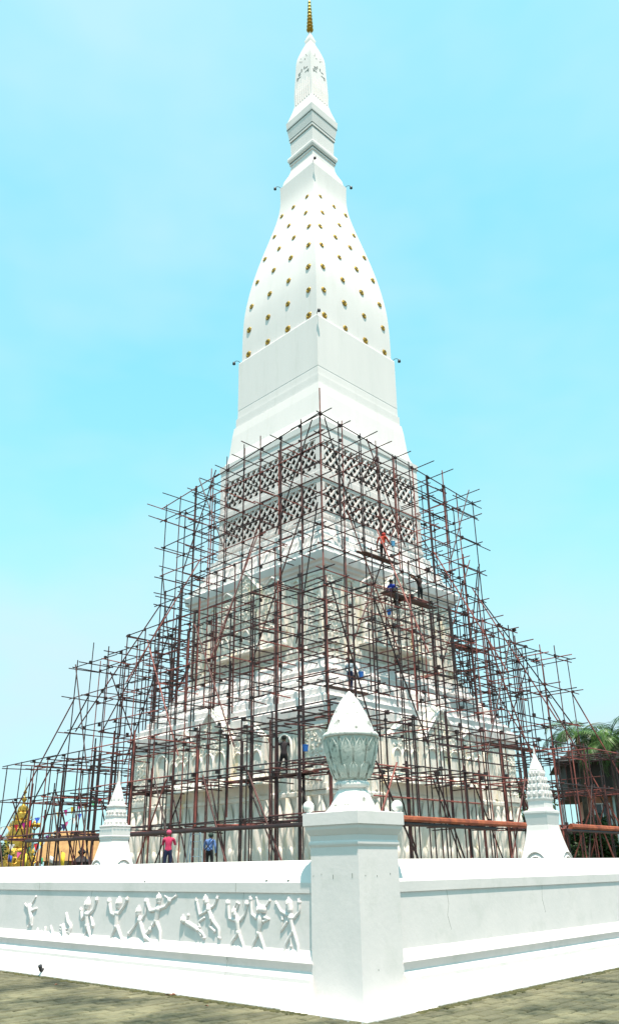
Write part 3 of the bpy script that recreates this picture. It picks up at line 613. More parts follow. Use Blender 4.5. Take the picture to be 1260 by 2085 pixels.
        f_ = MB(); floral(f_, c - hw + .2 * k, c + hw - .2 * k, zl + 1.45 * k, peak - .2, yy - .005, .23, ins); floral(f_, c - hw, c + hw, zl - .05, zl + .25 * k, yy - .12 * k, .24, None, .05)
        tag(f_.obj('floral_relief', FLORAL, o), kind='stuff'); copies(o)
ornament(7.34, 4.65, 7.35, 1.0, tower)
ornament(5.36, 11.2, 15.42, 0.74, tower)

# spot lamps on bent arms at the corners of the tower
def lamp(p, d, label):
    q = MB(); root = empty('spot_lamp', p, 0, label, 'lamp', 'spot lamps on the tower corners')
    d = Vector(d).normalized()
    q.tube([(0, 0, 0), d * .14 + Vector((0, 0, .16)), d * .30 + Vector((0, 0, .2)), d * .44 + Vector((0, 0, .1))], .02, 6); q.obj('arm', DARKM, root, True, 60)
    q = MB(); c = d * .46; q.lathe([(.04, .12), (.09, .07), (.11, -.07), (.10, -.09)], 10, c=(c.x, c.y)); q.obj('lamp_head', DARKM, root, True, 50)
for d_, z, off, hgt in ((2.42, 48.82, 0, 'upper'), (5.15, 33.07, 0, 'lower')):
    lamp(TC + Vector((-d_, 0, z)), (-1, 0, 0), 'small dark spot lamp on the left corner of the %s ledge' % hgt)
    lamp(TC + Vector((d_, 0, z)), (1, 0, 0), 'small dark spot lamp on the right corner of the %s ledge' % hgt)
    lamp(TC + Vector((0, -d_, z)), (0.3, -1, 0), 'small dark spot lamp on the front corner of the %s ledge' % hgt)

# ------------------------------------------------------------------ scaffold
scaff = empty('scaffold', TC + Vector((0, 0, TZ)), TROT, 'rusty tube scaffold stepping up round the tower in three cages', 'scaffold')
LV = [6.92 + 1.82 * k for k in range(-2, 11)]
PIPE = []            # (name, p, q, radius, material index), tower frame, true heights
NODE = []
def rotk(p, k):
    x, y, z = p
    for _ in range(k % 4): x, y = -y, x
    return (x, y, z)
def pipe(name, p, q2, r_=0.032, mi=None):
    if mi is None: mi = rnd.choices((0, 1, 2, 3), (36, 30, 22, 12))[0]
    PIPE.append((name, Vector(p), Vector(q2), r_, mi))
#        half side, z0, z1, span
ROWS = {'A2': (12.3, TZ, LV[2], 12.3), 'A1': (11.1, TZ, LV[2], 11.1), 'B2': (10.0, TZ, LV[5], 10.0), 'B1': (8.7, TZ, LV[5], 8.7),
        'M': (7.95, 8.44, LV[7], 4.6), 'N': (7.95, 8.44, LV[6], 7.95), 'C2': (6.75, 9.35, LV[11], 6.75), 'C1': (5.5, 16.7, LV[11] + .3, 5.5)}
STEP = 1.58
POS = {}
SIDE = {0: 1, -1: -1, 1: -1, 2: 1}
def sag(rn, z, k, s, a):      # the top lift of the upper cage drops towards the side corners
    return z - (.95 * max(0, min(1, (s * SIDE[k] + a) / (2 * a))) if rn == 'C2' and z > 22.5 else 0)
for rn, (a, z0, z1, span) in ROWS.items():
    n = max(2, round(2 * span / STEP)); POS[rn] = [-span + 2 * span * i / n for i in range(n + (1 if span < a else 0))]
    for k in (0, -1, 1, 2):
        for i, s in enumerate(POS[rn]):
            corner = i == 0 and span == a and rn != 'N'
            js, ja = (0, 0) if corner else (rnd.uniform(-.14, .14), rnd.uniform(-.06, .06))
            ext = rnd.choice((.1, .15, .25, .4, .6, .9, 1.1)) if rn in ('C1', 'C2', 'B2', 'B1') else rnd.uniform(.02, .12)
            if corner and rn == 'C2': ext = 1.6
            if rn == 'C2' and s * SIDE[k] > 2: ext = rnd.uniform(.05, .3)
            lean = rnd.gauss(0, .004) * (z1 - z0)
            pipe('upright_pole', rotk((s + js, -a + ja, z0), k), rotk((s + js + lean, -a + ja, sag(rn, z1, k, s, a) + ext), k), rnd.uniform(.030, .037) * (.86 if rn[0] in 'AB' else 1), 3 if corner and k == 0 and rn in ('C2', 'B2') else None)
            if rnd.random() < .28:      # lapped second length clamped alongside
                l0 = rnd.uniform(z0, max(z0 + .1, z1 - 3.5)); l1 = min(z1 + .5, l0 + rnd.uniform(2.5, 5.5)); d_ = rnd.choice((-.1, .1))
                pipe('upright_pole', rotk((s + js + d_, -a + ja, l0), k), rotk((s + js + d_ + lean * .5, -a + ja, l1), k), .035)
    # ledgers
    for k in (0, -1, 1, 2):
        for z in LV:
            if z < z0 + .6 or z > z1 + .05: continue
            s = -span - rnd.uniform(.15, .6); end = span + rnd.uniform(.15, .75); y = -a - .085 * (1 if rn[-1] == '2' else -1)
            zz = z + (0.045 if k % 2 else -.045) + rnd.uniform(-.03, .03)
            while s < end - .3:
                L_ = rnd.uniform(4.2, 6.0); e2 = min(end, s + L_)
                if end - e2 < 1.0: e2 = end
                dz = rnd.uniform(-.05, .05)
                pipe('ledger_pipe', rotk((s, y, sag(rn, zz + dz, k, s, a)), k), rotk((e2, y, sag(rn, zz + dz, k, e2, a) + rnd.uniform(-.06, .06)), k), .027 if rn[0] in 'AB' else .031)
                if e2 >= end: break
                s = e2 - rnd.uniform(.3, .9)
            if rnd.random() < (.22 if rn in ('B2', 'C2', 'A2') else .05):           # guard rail
                s = rnd.uniform(-span, 0); pipe('ledger_pipe', rotk((s, y, z + .9), k), rotk((min(end, s + rnd.uniform(4, 8)), y, z + .88), k))
            for s in POS[rn]:
                if rnd.random() < .6: NODE.append(rotk((s, -a - .02, sag(rn, z, k, s, a)), k))
# transoms
for (rn, inner) in (('A2', 9.9), ('B2', 8.5), ('B1', 7.7), ('M', 6.5), ('N', 6.6), ('C2', 5.6), ('C1', 4.55)):
    a, z0, z1, span = ROWS[rn]
    for k in (0, -1, 1, 2):
        for s in POS[rn]:
            for z in LV:
                if z < z0 + .6 or z > z1 + .05 or rnd.random() < {'B1': .5, 'M': .3, 'N': .4, 'C1': .2, 'A2': .12}.get(rn, .14): continue
                if rn == 'C2' and z > 17: inn = 4.6
                else: inn = inner
                over = rnd.choice((.1, .15, .2, .3, .45, .7, 1.0, 1.35)) if rn in ('B2', 'C2', 'M') else rnd.uniform(.08, .35)
                if rn == 'C2' and z > 22.5: over = rnd.uniform(.7, 1.8)
                s2 = s + .09 * rnd.choice((-1, 1)); zz = sag(rn, z, k, s, a) + rnd.uniform(-.05, .05) - .09
                pipe('cross_pipe', rotk((s2, -a - over, zz), k), rotk((s2 + rnd.uniform(-.08, .08), -inn, zz + rnd.uniform(-.05, .05)), k), .028)
# diagonal braces on the faces
def brace(k, a, s0, z0, s1, z1, r_=.035, mi=None):
    pipe('diagonal_brace', rotk((s0, -a - .16, z0), k), rotk((s1, -a - .16, z1), k), r_, mi)
for k in (0, -1, 1, 2):
    sg = 1 if k == 0 else -1
    for s in range(-11, 12, 3):
        brace(k, 12.3, s + rnd.uniform(-.4, .4), TZ, s + rnd.choice((-1, 1)) * rnd.uniform(1.5, 2.2), LV[1] + rnd.uniform(-.2, .3))
    for s in range(-9, 10, 3):
        brace(k, 8.7, s + rnd.uniform(-.4, .4), TZ, s + rnd.choice((-1, 1)) * rnd.uniform(1.6, 2.4), LV[1] + rnd.uniform(-.2, .3))
    for s0 in (-7.5, -4.0, 0.5, 4.5):
        d_ = rnd.choice((-1, 1)); brace(k, 10.0, s0, LV[2] - .5, max(-9.9, min(9.9, s0 + d_ * 3.2)), LV[5] + .1, mi=rnd.choice((2, 3, 1)))
    for s0 in (-5.0, -1.5, 2.0, 5.0):
        d_ = rnd.choice((-1, 1)); brace(k, 6.75, s0, LV[5] - 1, max(-6.6, min(6.6, s0 + d_ * 3.6)), LV[8] + .4, mi=rnd.choice((2, 3, 0)))
    for s0 in (-4.5, -.5, 3.5):
        d_ = rnd.choice((-1, 1)); brace(k, 6.75, s0, LV[8] - .4, max(-6.6, min(6.6, s0 + d_ * 2.8)), LV[11] - .2, mi=rnd.choice((0, 1, 2)))
    for s0 in (-4, 3):   # raking shores from cage to cage
        pipe('raking_shore', rotk((s0 + rnd.uniform(-.5, .5), -10.2, LV[4]), k), rotk((s0 * .7, -6.9, LV[8]), k), .037, rnd.choice((2, 3)))
# shores that show against the sky at the two side corners
for (sx, sy) in ((-1, 1), (1, -1)):
    for off in (0, 1.6):
        p = Vector((sx * (9.8 - off), sy * 9.8, 0)); pipe('raking_shore', p + Vector((0, 0, LV[3])), Vector((sx * (6.8 - off * .6), sy * 6.7, LV[7] + off * .4)), .037, rnd.choice((2, 3, 0)))
        p = Vector((sx * 12.2, sy * (12.2 - off), 0)); pipe('raking_shore', p + Vector((0, 0, LV[0])), Vector((sx * 10.0, sy * (9.9 - off), LV[4])), .037, rnd.choice((0, 2, 3)))
# thick timber logs carrying the lowest lift
for (k, s0, s1, r_, mi) in ((0, -9.3, 2.0, .11, 4), (0, 3.0, 13.4, .12, 4), (0, -9.2, -3, .07, 0), (0, 2.5, 12.8, .07, 1), (-1, 0.2, 12.5, .075, 0), (-1, 4.5, 13.2, .065, 0), (-1, -8.6, -1.5, .075, 0), (-1, -4, 3, .06, 1)):
    dz = 0 if r_ > .1 else -.17
    pipe('log', rotk((s0, -12.55, LV[0] + dz - .1), k), rotk((s1, -12.5, LV[0] + dz - .16), k), r_, mi)
for i in range(3): pipe('log', rotk((8.8 + i * .3, -12.6, LV[1] + .05 + i * .13), 0), rotk((12.2 + i * .9, -12.5, LV[1] + .08 + i * .1), 0), .07, 4)
for i in range(2): pipe('log', rotk((9.5 + i * 2, -12.7, LV[1] - .2 + i * .1), 0), rotk((15.4 + i, -12.7, LV[1] - .45 + i * .5), 0), .055, 4)

from collections import defaultdict
unit = []
q = MB(); q.tube([(0, 0, 0), (0, 0, 1)], 1.0, 7)
for mm in PIPES: unit.append(q.mesh('scaffold_pipe', mm, True, 50))
wm = Matrix.Translation(TC) @ Matrix.Rotation(TROT, 4, 'Z')
by = defaultdict(list)
for p in PIPE:
    mid = wm @ ((p[1] + p[2]) / 2); by[p[0]].append((((p[2] - p[1]).length * p[3]) / (mid - Vector((0, 0, EYE))).length ** 2 * (1 if (mid.y < 47) else .25), p))
for name, L_ in by.items():
    L_.sort(key=lambda t_: -t_[0]); far = MB()
    for i, (_, (nm, a, b_, r_, mi)) in enumerate(L_):
        d = b_ - a; off = Vector((0, 0, TZ))
        if i < 300:
            o = link(name, unit[mi], scaff); o.rotation_mode = 'QUATERNION'; o.rotation_quaternion = d.to_track_quat('Z', 'Y'); o.location = a - off; o.scale = (r_, r_, d.length)
        else: far.tube([a - off, b_ - off], r_, 6, mi=mi)
    if far.v: tag(far.obj('far_' + name + 's', PIPES, scaff, True, 50), kind='stuff')
cm = MB()
for (x, y, z) in NODE:
    e1, e2 = rnd.uniform(.05, .075), rnd.uniform(.05, .085); z -= TZ
    cm.box(x - e1, x + e1, y - e1, y + e1, z - e2, z + e2)
tag(cm.obj('couplers', COUPLE, scaff), kind='stuff')
def plank(k, s0, s1, a0, a1, z, n=3):
    w_ = (a0 - a1) / n
    for i in range(n):
        q = MB(); q.box(s0 + rnd.uniform(-.3, .3), s1 + rnd.uniform(-.3, .3), -a0 + i * w_ + .01, -a0 + (i + 1) * w_ - .01, -.025, .025)
        o = q.obj('plank', BOARD, scaff); o.matrix_basis = Matrix.Translation((0, 0, z - TZ)) @ Matrix.Rotation(k * math.pi / 2, 4, 'Z')
plank(0, -4.6, -1.6, 7.32, 6.92, LV[7] + .09, 2); plank(0, -3.2, 1.4, 7.42, 6.95, LV[6] + .09, 2); plank(0, 2.2, 4.5, 7.8, 7.0, LV[5] + .09, 2)
plank(-1, 2.5, 7.6, 8.9, 8.1, LV[1] + .09, 2); plank(-1, -6, -2, 8.9, 8.2, LV[1] + .09, 2); plank(0, -7.6, -5.2, 7.88, 7.5, LV[3] + .09, 2); plank(0, 1.5, 6.0, 9.9, 9.2, LV[2] + .09, 2)
# two loose boards standing in the upper cage
for (px, py, px2, py2, Y) in ((738, 978, 764, 930, 40.2), (703, 1003, 713, 978, 39.6)):
    a = at(px, py, Y); c = at(px2, py2, Y); d = c - a; q = MB(); q.box(-.14, .14, -.02, .02, 0, d.length)
    o = q.obj('loose_board', BOARD); o.rotation_mode = 'QUATERNION'; o.rotation_quaternion = d.to_track_quat('Z', 'Y'); o.location = a
    tag(o, 'dark brown board propped by the lattice, %s of the two' % ('the upper' if py < 990 else 'the lower'), 'board', 'boards leaning in the upper scaffold')

# ------------------------------------------------------------------ small white corner stupas
def petal_row(parent, a, z, h, n, mt, bulge=.05):
    q = MB(); w_ = 2 * a / n; V = []
    for s in range(n):
        c = -a + (s + .5) * w_
        q.add([(c - w_ * .48, -a - .004, z), (c + w_ * .48, -a - .004, z), (c + w_ * .3, -a - bulge, z + h * .55), (c, -a - bulge * .9, z + h), (c - w_ * .3, -a - bulge, z + h * .55), (c, -a - bulge * 1.5, z + h * .45)],
              [(0, 1, 5), (1, 2, 5), (2, 3, 5), (3, 4, 5), (4, 0, 5)])
    me = q.mesh('petal_band', mt)
    for k in range(4):
        o = link('petal_band', me, parent); o.rotation_euler = (0, 0, k * math.pi / 2)
def scroll(parent, a, z, r_):
    q = MB(); q.prism([(r_ * 1.04 * math.cos(t_), z + r_ * 1.3 * math.sin(t_)) for t_ in [math.pi * i / 12 for i in range(13)]], -a - .015, -a + .22)
    for j in range(3):
        rr = r_ * (1 - j * .28); q.tube([(rr * math.cos(t_), -a - .03, z + rr * 1.25 * math.sin(t_)) for t_ in [math.pi * i / 10 for i in range(11)]], .03, 6)
    q.ball((0, -a - .01, z + r_ * .15), r_ * .25, 8, 6); me = q.mesh('scroll_arch', PAINT, True, 60)
    for k in range(4):
        o = link('scroll_arch', me, parent); o.rotation_euler = (0, 0, k * math.pi / 2)
c1 = empty('corner_stupa', (-6.9, 30, 0), R(48), 'small white stupa with stacked blocks and needle tip, left of the tower', 'stupa', 'small white stupas at the tower corners')
def csq(prof, name, parent): q = MB(); q.lathe(sqp(prof), 4, rot=R(45)); return q.obj(name, PAINT, parent)
csq([(.85, -.05), (.85, .3), (.78, .35), (.78, .9), (.68, 1.0), (.62, 1.3), (.55, 1.62), (.46, 1.95), (.385, 2.3), (.34, 2.55), (.36, 2.6), (.36, 2.66)], 'pedestal', c1)
csq([(.33, 2.64), (.375, 2.66), (.38, 2.70), (.37, 2.72), (.375, 2.98), (.385, 3.0), (.385, 3.04), (.29, 3.06)], 'block', c1)
csq([(.29, 3.05), (.30, 3.09), (.27, 3.12), (.255, 3.3), (.275, 3.34), (.275, 3.38), (.23, 3.40)], 'block', c1)
csq([(.22, 3.39), (.235, 3.42), (.225, 3.62), (.25, 3.66), (.25, 3.70), (.19, 3.73)], 'block', c1)
csq([(.19, 3.72), (.19, 3.78), (.15, 3.95), (.105, 4.18), (.06, 4.36), (.035, 4.5), (.02, 4.86)], 'needle', c1)
petal_row(c1, .235, 3.40, .14, 3, PAINT); petal_row(c1, .27, 3.07, .16, 3, PAINT); petal_row(c1, .15, 3.76, .3, 2, PAINT, .03); petal_row(c1, .385, 2.98, .07, 5, PAINT, .02)
scroll(c1, .585, 1.5, .36)
c2 = empty('corner_stupa', (6.87, 26, 0), R(47), 'small white stupa with tiers of petals and needle tip, right of the tower', 'stupa', 'small white stupas at the tower corners')
csq([(.95, -.05), (.95, .4), (.88, .45), (.88, .9), (.74, 1.0), (.66, 1.3), (.58, 1.6), (.50, 1.9), (.415, 2.25), (.36, 2.55), (.345, 2.68)], 'pedestal', c2)
csq([(.33, 2.66), (.34, 2.70), (.375, 2.98), (.39, 3.02), (.39, 3.08), (.33, 3.10)], 'block', c2)
csq([(.28, 3.09), (.285, 3.12), (.265, 3.16), (.27, 3.36), (.30, 3.42), (.30, 3.46), (.25, 3.48)], 'block', c2)
for i in range(4):
    a = .27 - i * .035; z = 3.47 + i * .2
    csq([(a - .02, z), (a, z + .01), (a, z + .17), (a - .01, z + .2), (a - .05, z + .203)], 'petal_tier', c2); petal_row(c2, a, z + .0, .20, 3, PAINT, .045)
csq([(.13, 4.26), (.15, 4.29), (.12, 4.42), (.075, 4.55), (.045, 4.66), (.025, 4.74), (.015, 4.95)], 'needle', c2)
scroll(c2, .62, 1.5, .36)

# ------------------------------------------------------------------ people
EDGES = [('pelvis', 'chest', 0), ('chest', 'neck', 0), ('neck', 'head', 2), ('head', 'crown', 2)]
for s_ in 'LR':
    EDGES += [('chest', 'sh' + s_, 0), ('sh' + s_, 'el' + s_, 0), ('el' + s_, 'wr' + s_, 3), ('wr' + s_, 'ha' + s_, 2), ('pelvis', 'hip' + s_, 1), ('hip' + s_, 'kn' + s_, 1), ('kn' + s_, 'an' + s_, 1), ('an' + s_, 'to' + s_, 4)]
RAD = dict(pelvis=.125, chest=.135, neck=.058, head=.092, crown=.082, sh=.072, el=.05, wr=.036, ha=.04, hip=.092, kn=.062, an=.045, to=.042)
BASE = dict(pelvis=(0, 0, .92), chest=(0, 0, 1.27), neck=(0, .01, 1.43), head=(0, .03, 1.53), crown=(0, .02, 1.60), shL=(-.18, 0, 1.36), shR=(.18, 0, 1.36), elL=(-.24, .02, 1.09), elR=(.24, .02, 1.09), wrL=(-.25, .08, .86), wrR=(.25, .08, .86), haL=(-.25, .11, .78), haR=(.25, .11, .78),
            hipL=(-.095, 0, .86), hipR=(.095, 0, .86), knL=(-.11, .03, .47), knR=(.11, .03, .47), anL=(-.12, -.01, .075), anR=(.12, -.01, .075), toL=(-.14, .15, .04), toR=(.14, .15, .04))
def skin_body(J, scale=1.0):
    names = list(J); idx = {n: i for i, n in enumerate(names)}
    me = bpy.data.meshes.new('skeleton'); me.from_pydata([Vector(J[n]) * scale for n in names], [(idx[a], idx[b_]) for a, b_, _ in EDGES], [])
    o = bpy.data.objects.new('skeleton', me); col.objects.link(o)
    o.modifiers.new('skin', 'SKIN'); ss = o.modifiers.new('sub', 'SUBSURF'); ss.levels = ss.render_levels = 2
    for n, i in idx.items():
        r_ = RAD[n if n in RAD else n[:-1]] * scale; v = me.skin_vertices[0].data[i]; v.radius = (r_, r_ * .9); v.use_root = n == 'pelvis'
    dg = bpy.context.evaluated_depsgraph_get(); ev = o.evaluated_get(dg); nm = bpy.data.meshes.new_from_object(ev, depsgraph=dg)
    bpy.data.objects.remove(o); return nm
def person(loc, yaw, label, shirt, trousers, pose=None, scale=1.0, sleeve=None, shoe=None, hat=None, group='workers on the scaffold', mats=None, name='person', cat='person', shade=True):
    J = dict(BASE); J.update(pose or {})
    me = skin_body(J, scale); me.name = 'body'
    ms = mats or [shirt, trousers, SKIN, sleeve or SKIN, shoe or HAIR]
    me.materials.clear()
    for x in ms: me.materials.append(x)
    segs = [(Vector(J[a]) * scale, Vector(J[b_]) * scale, mi) for a, b_, mi in EDGES]
    for p in me.polygons:
        c = p.center; best = 9; bi = 0
        for a, b_, mi in segs:
            d = b_ - a; t_ = max(0, min(1, (c - a).dot(d) / max(d.length_squared, 1e-9))); dd = (c - a - d * t_).length
            if dd < best: best, bi = dd, mi
        p.material_index = bi; p.use_smooth = True
    # fingers: joined to the same body mesh
    fm = MB()
    for s_ in 'LR':
        w_, h_ = Vector(J['wr' + s_]) * scale, Vector(J['ha' + s_]) * scale; d = (h_ - w_).normalized(); sd = d.cross(Vector((0, 1, .3))).normalized(); up = sd.cross(d)
        for i, l_ in enumerate((.065, .08, .085, .075)):
            a = h_ + sd * (i - 1.5) * .021 * scale; fm.tube([a, a + d * l_ * .55 * scale, a + d * l_ * scale + up * .02 * scale], [.011 * scale, .0095 * scale, .007 * scale], 5, mi=2)
        a = h_ - d * .02 * scale - sd * .04 * scale; fm.tube([a, a + (d * .6 - sd) * .05 * scale], [.012 * scale, .009 * scale], 5, mi=2)
    bm = bmesh.new(); bm.from_mesh(me); tmp = fm.mesh('fingers', ms); bm.from_mesh(tmp); bm.to_mesh(me); bm.free()
    o = bpy.data.objects.new(name, me); col.objects.link(o); o.location = loc; o.rotation_euler = (0, 0, yaw); tag(o, label, cat, group)
    hd, cr_ = Vector(J['head']) * scale, Vector(J['crown']) * scale; up = (cr_ - hd).normalized()
    if not mats:
        q = MB(); c = cr_ - up * .01
        q.ball(c + Vector((0, -.012, .0)), .104 * scale, 12, 8, (1, 1.08, .95))
        q.obj('hair', hat or HAIR, o, True, 60)
        fc = MB(); f_ = hd + Vector((0, .095, 0)) * scale      # nose, eyes, mouth, ears
        fc.tube([f_ + Vector((0, -.02, .03)), f_ + Vector((0, .022, -.005)), f_ + Vector((0, -.01, -.015))], [.008, .014, .008], 6)
        for sx in (-1, 1): fc.ball(hd + Vector((sx * .097 * scale, .0, .0)), .026 * scale, 8, 6, (.45, .7, 1.1))
        fc.obj('face', SKIN, o, True, 60)
        ey = MB()
        for sx in (-1, 1): ey.ball(f_ + Vector((sx * .034, -.012, .025)), .011, 8, 6)
        ey.box(f_.x - .024, f_.x + .024, f_.y - .02, f_.y - .001, f_.z - .045, f_.z - .037)
        ey.obj('eyes_and_mouth', HAIR, o)
    return o
def atz(px, py, z):
    a = at(px, py, 30); return Vector((0, 0, EYE)) + (a - Vector((0, 0, EYE))) * ((z - EYE) / (a.z - EYE))
pink = cloth('pink', (0.62, 0.045, 0.13)); navy = cloth('navy', (0.015, 0.022, 0.07)); bluec = cloth('light_blue', (0.13, 0.25, 0.55)); black = cloth('black', (0.012, 0.012, 0.015))
greyc = cloth('grey_brown', (0.035, 0.028, 0.034)); royal = cloth('royal_blue', (0.012, 0.045, 0.42)); redc = cloth('orange_red', (0.55, 0.06, 0.03)); pale = cloth('pale_blue', (0.30, 0.40, 0.47)); darkbr = cloth('dark_brown', (0.04, 0.02, 0.018))
p = at(345, 1690, 33.5); person((p.x, p.y, TZ), R(10), 'worker in pink hooded shirt and navy trousers at the foot of the tower', pink, navy, dict(elL=(-.22, .16, 1.15), wrL=(-.15, .30, 1.32), haL=(-.13, .34, 1.40), elR=(.26, .12, 1.14), wrR=(.20, .30, 1.26), haR=(.18, .36, 1.32)), sleeve=pink, hat=cloth('pink_hood', (.55, .08, .16)))
p = at(428, 1697, 35); bm_ = person((p.x, p.y, TZ), R(-20), 'worker in light blue shirt with dark strap and black trousers beside the ladder', bluec, black, dict(chest=(0, .05, 1.24), neck=(0, .08, 1.38), head=(0, .11, 1.47), crown=(0, .1, 1.54), shL=(-.18, .05, 1.32), shR=(.18, .05, 1.32), elL=(-.33, .16, 1.12), wrL=(-.38, .36, 1.02), haL=(-.38, .44, 1.02)), sleeve=bluec, hat=cloth('cap', (.03, .06, .05)))
q = MB(); q.tube([(-.20, -.04, 1.36), (-.05, -.15, 1.15), (.16, -.12, .95)], .018, 6); q.tube([(.20, -.04, 1.36), (.05, -.15, 1.15), (-.16, -.12, .95)], .018, 6); q.obj('strap', navy, bm_, True)
p = atz(578, 1585, LV[1] + .12); person(p, R(5), 'worker in grey brown shirt standing on a plank with arms spread', greyc, black, dict(elL=(-.40, .06, 1.20), wrL=(-.58, .12, 1.42), haL=(-.62, .14, 1.52), elR=(.38, .08, 1.16), wrR=(.60, .14, 1.16), haR=(.68, .16, 1.18), knL=(-.16, .03, .47), anL=(-.22, -.01, .075), toL=(-.26, .14, .04)), sleeve=greyc, scale=1.10)
p = atz(714, 1410, LV[3] + .12); person(p, R(-25), 'worker in pale shirt and dark trousers above the lotus bud', pale, navy, dict(chest=(-.02, .08, 1.24), neck=(0, .13, 1.37), head=(.02, .17, 1.45), crown=(.03, .17, 1.52), shL=(-.19, .08, 1.31), shR=(.17, .1, 1.32), elL=(-.30, .16, 1.10), wrL=(-.2, .3, 1.0), haL=(-.15, .36, .98), elR=(.32, .14, 1.12), wrR=(.40, .22, .95), haR=(.42, .25, .88), knL=(-.05, .05, .47), anL=(-.06, 0, .075), toL=(-.06, .16, .04), knR=(.06, .03, .47), anR=(.05, -.02, .075), toR=(.06, .13, .04)), sleeve=pale, scale=.98)
q = MB(); q.lathe([(.02, 0), (.17, .05), (.22, .18), (.18, .34), (.07, .42), (.09, .47)], 14, mod=lambda t_, z: 1 + .06 * math.sin(3 * t_ + 4 * z)); sk = q.obj('sack', cloth('sack', (.6, .62, .58)), None, True)
sk.location = p + Vector((.46, .05, .55)); tag(sk, 'bulging white cloth sack carried beside the worker above the lotus bud', 'sack')
p = atz(797, 1216, LV[6] + .12); sit = person(p + Vector((0, 0, -.80)), R(-40), 'worker in royal blue T-shirt sitting with his back turned', royal, darkbr, dict(chest=(0, .04, 1.27), elL=(-.32, .12, 1.12), wrL=(-.34, .34, 1.05), haL=(-.34, .42, 1.05), elR=(.30, .1, 1.12), wrR=(.32, .30, 1.2), haR=(.32, .38, 1.24), knL=(-.14, .42, .90), knR=(.14, .42, .90), anL=(-.13, .46, .48), anR=(.13, .46, .48), toL=(-.13, .62, .44), toR=(.13, .62, .44)), scale=1.05)
q = MB()
for i, (x0, x1, z) in enumerate(((-.10, .10, 1.25), (-.07, .08, 1.20))):
    for j in range(6): q.box(x0 + j * (x1 - x0) / 6, x0 + (j + .7) * (x1 - x0) / 6, -.150 + .02 * i, -.128 + .02 * i, z, z + .028)
q.obj('shirt_print', cloth('print_white', (.6, .65, .75)), sit)
p = atz(857, 1232, LV[6] + .12); person(p, R(35), 'dark clothed worker reaching up with both arms', darkbr, black, dict(elL=(-.34, .14, 1.50), wrL=(-.52, .22, 1.70), haL=(-.60, .24, 1.76), elR=(.05, .26, 1.55), wrR=(-.18, .34, 1.72), haR=(-.26, .36, 1.76), chest=(-.04, .02, 1.27)), sleeve=SKIN)
p = atz(780, 1142, LV[7] + .12); person(p, R(-30), 'worker in orange red shirt bending to the upper ledge', redc, black, dict(chest=(.02, .1, 1.24), neck=(.03, .15, 1.38), head=(.03, .19, 1.47), crown=(.03, .18, 1.54), elL=(-.34, .10, 1.12), wrL=(-.42, .24, .98), haL=(-.44, .30, .92), elR=(.28, .2, 1.08), wrR=(.34, .36, .94), haR=(.36, .42, .88)), hat=cloth('red_cap', (.5, .05, .04)))

# buckets hung from the scaffold
def bucket(p, c, label, rope=1.2):
    root = empty('bucket', p, 0, label, 'bucket', 'paint buckets hung on the scaffold'); q = MB()
    q.lathe([(.09, 0), (.12, .24), (.126, .24), (.126, .26), (.115, .26), (.085, .02)], 14); q.obj('pail', c, root, True, 40)
    q = MB(); q.tube([(-.12, 0, .24), (-.09, 0, .36), (0, 0, .42), (.09, 0, .36), (.12, 0, .24)], .008, 5); q.obj('handle', DARKM, root)
    q = MB(); q.tube([(0, 0, .42), (0, 0, .42 + rope)], .009, 5); q.obj('rope', DARKM, root)
BB = mat('bucket_blue', (.03, .16, .55), .45); BT = mat('bucket_teal', (.10, .35, .60), .45)
for (px, py, z, c, lb) in ((622, 1530, 5.9, BB, 'blue bucket hung beside the worker with spread arms'), (800, 1112, 17.0, BT, 'pale blue bucket beside the worker in the orange red shirt'), (792, 1252, 13.3, BB, 'blue bucket hung below the sitting worker in blue'), (735, 1380, 9.2, BB, 'small blue bucket beside the worker in the pale shirt')):
    bucket(atz(px, py, z), c, lb, .9)
# step ladder by the light blue worker
lad = empty('ladder', at(398, 1700, 34.4) * Vector((1, 1, 0)).length_squared ** 0 if False else Vector((at(398, 1700, 34.4).x, 34.4, TZ)), R(20), 'pale metal step ladder standing beside the light blue worker', 'ladder')
ALU = mat('ladder_metal', (.35, .45, .52), .4, metal=.4)
for sx in (-1, 1):
    for sy in (-1, 1):
        q = MB(); q.tube([(sx * .28, sy * .45, 0), (sx * .18, sy * .04, 1.75)], .022, 6); q.obj('rail', ALU, lad)
for i in range(6):
    f = (i + .7) / 6.5; q = MB(); q.box(-.28 + .1 * f, .28 - .1 * f, -.45 + .41 * f - .04, -.45 + .41 * f + .04, 1.75 * f - .012, 1.75 * f + .012); q.obj('rung', ALU, lad)

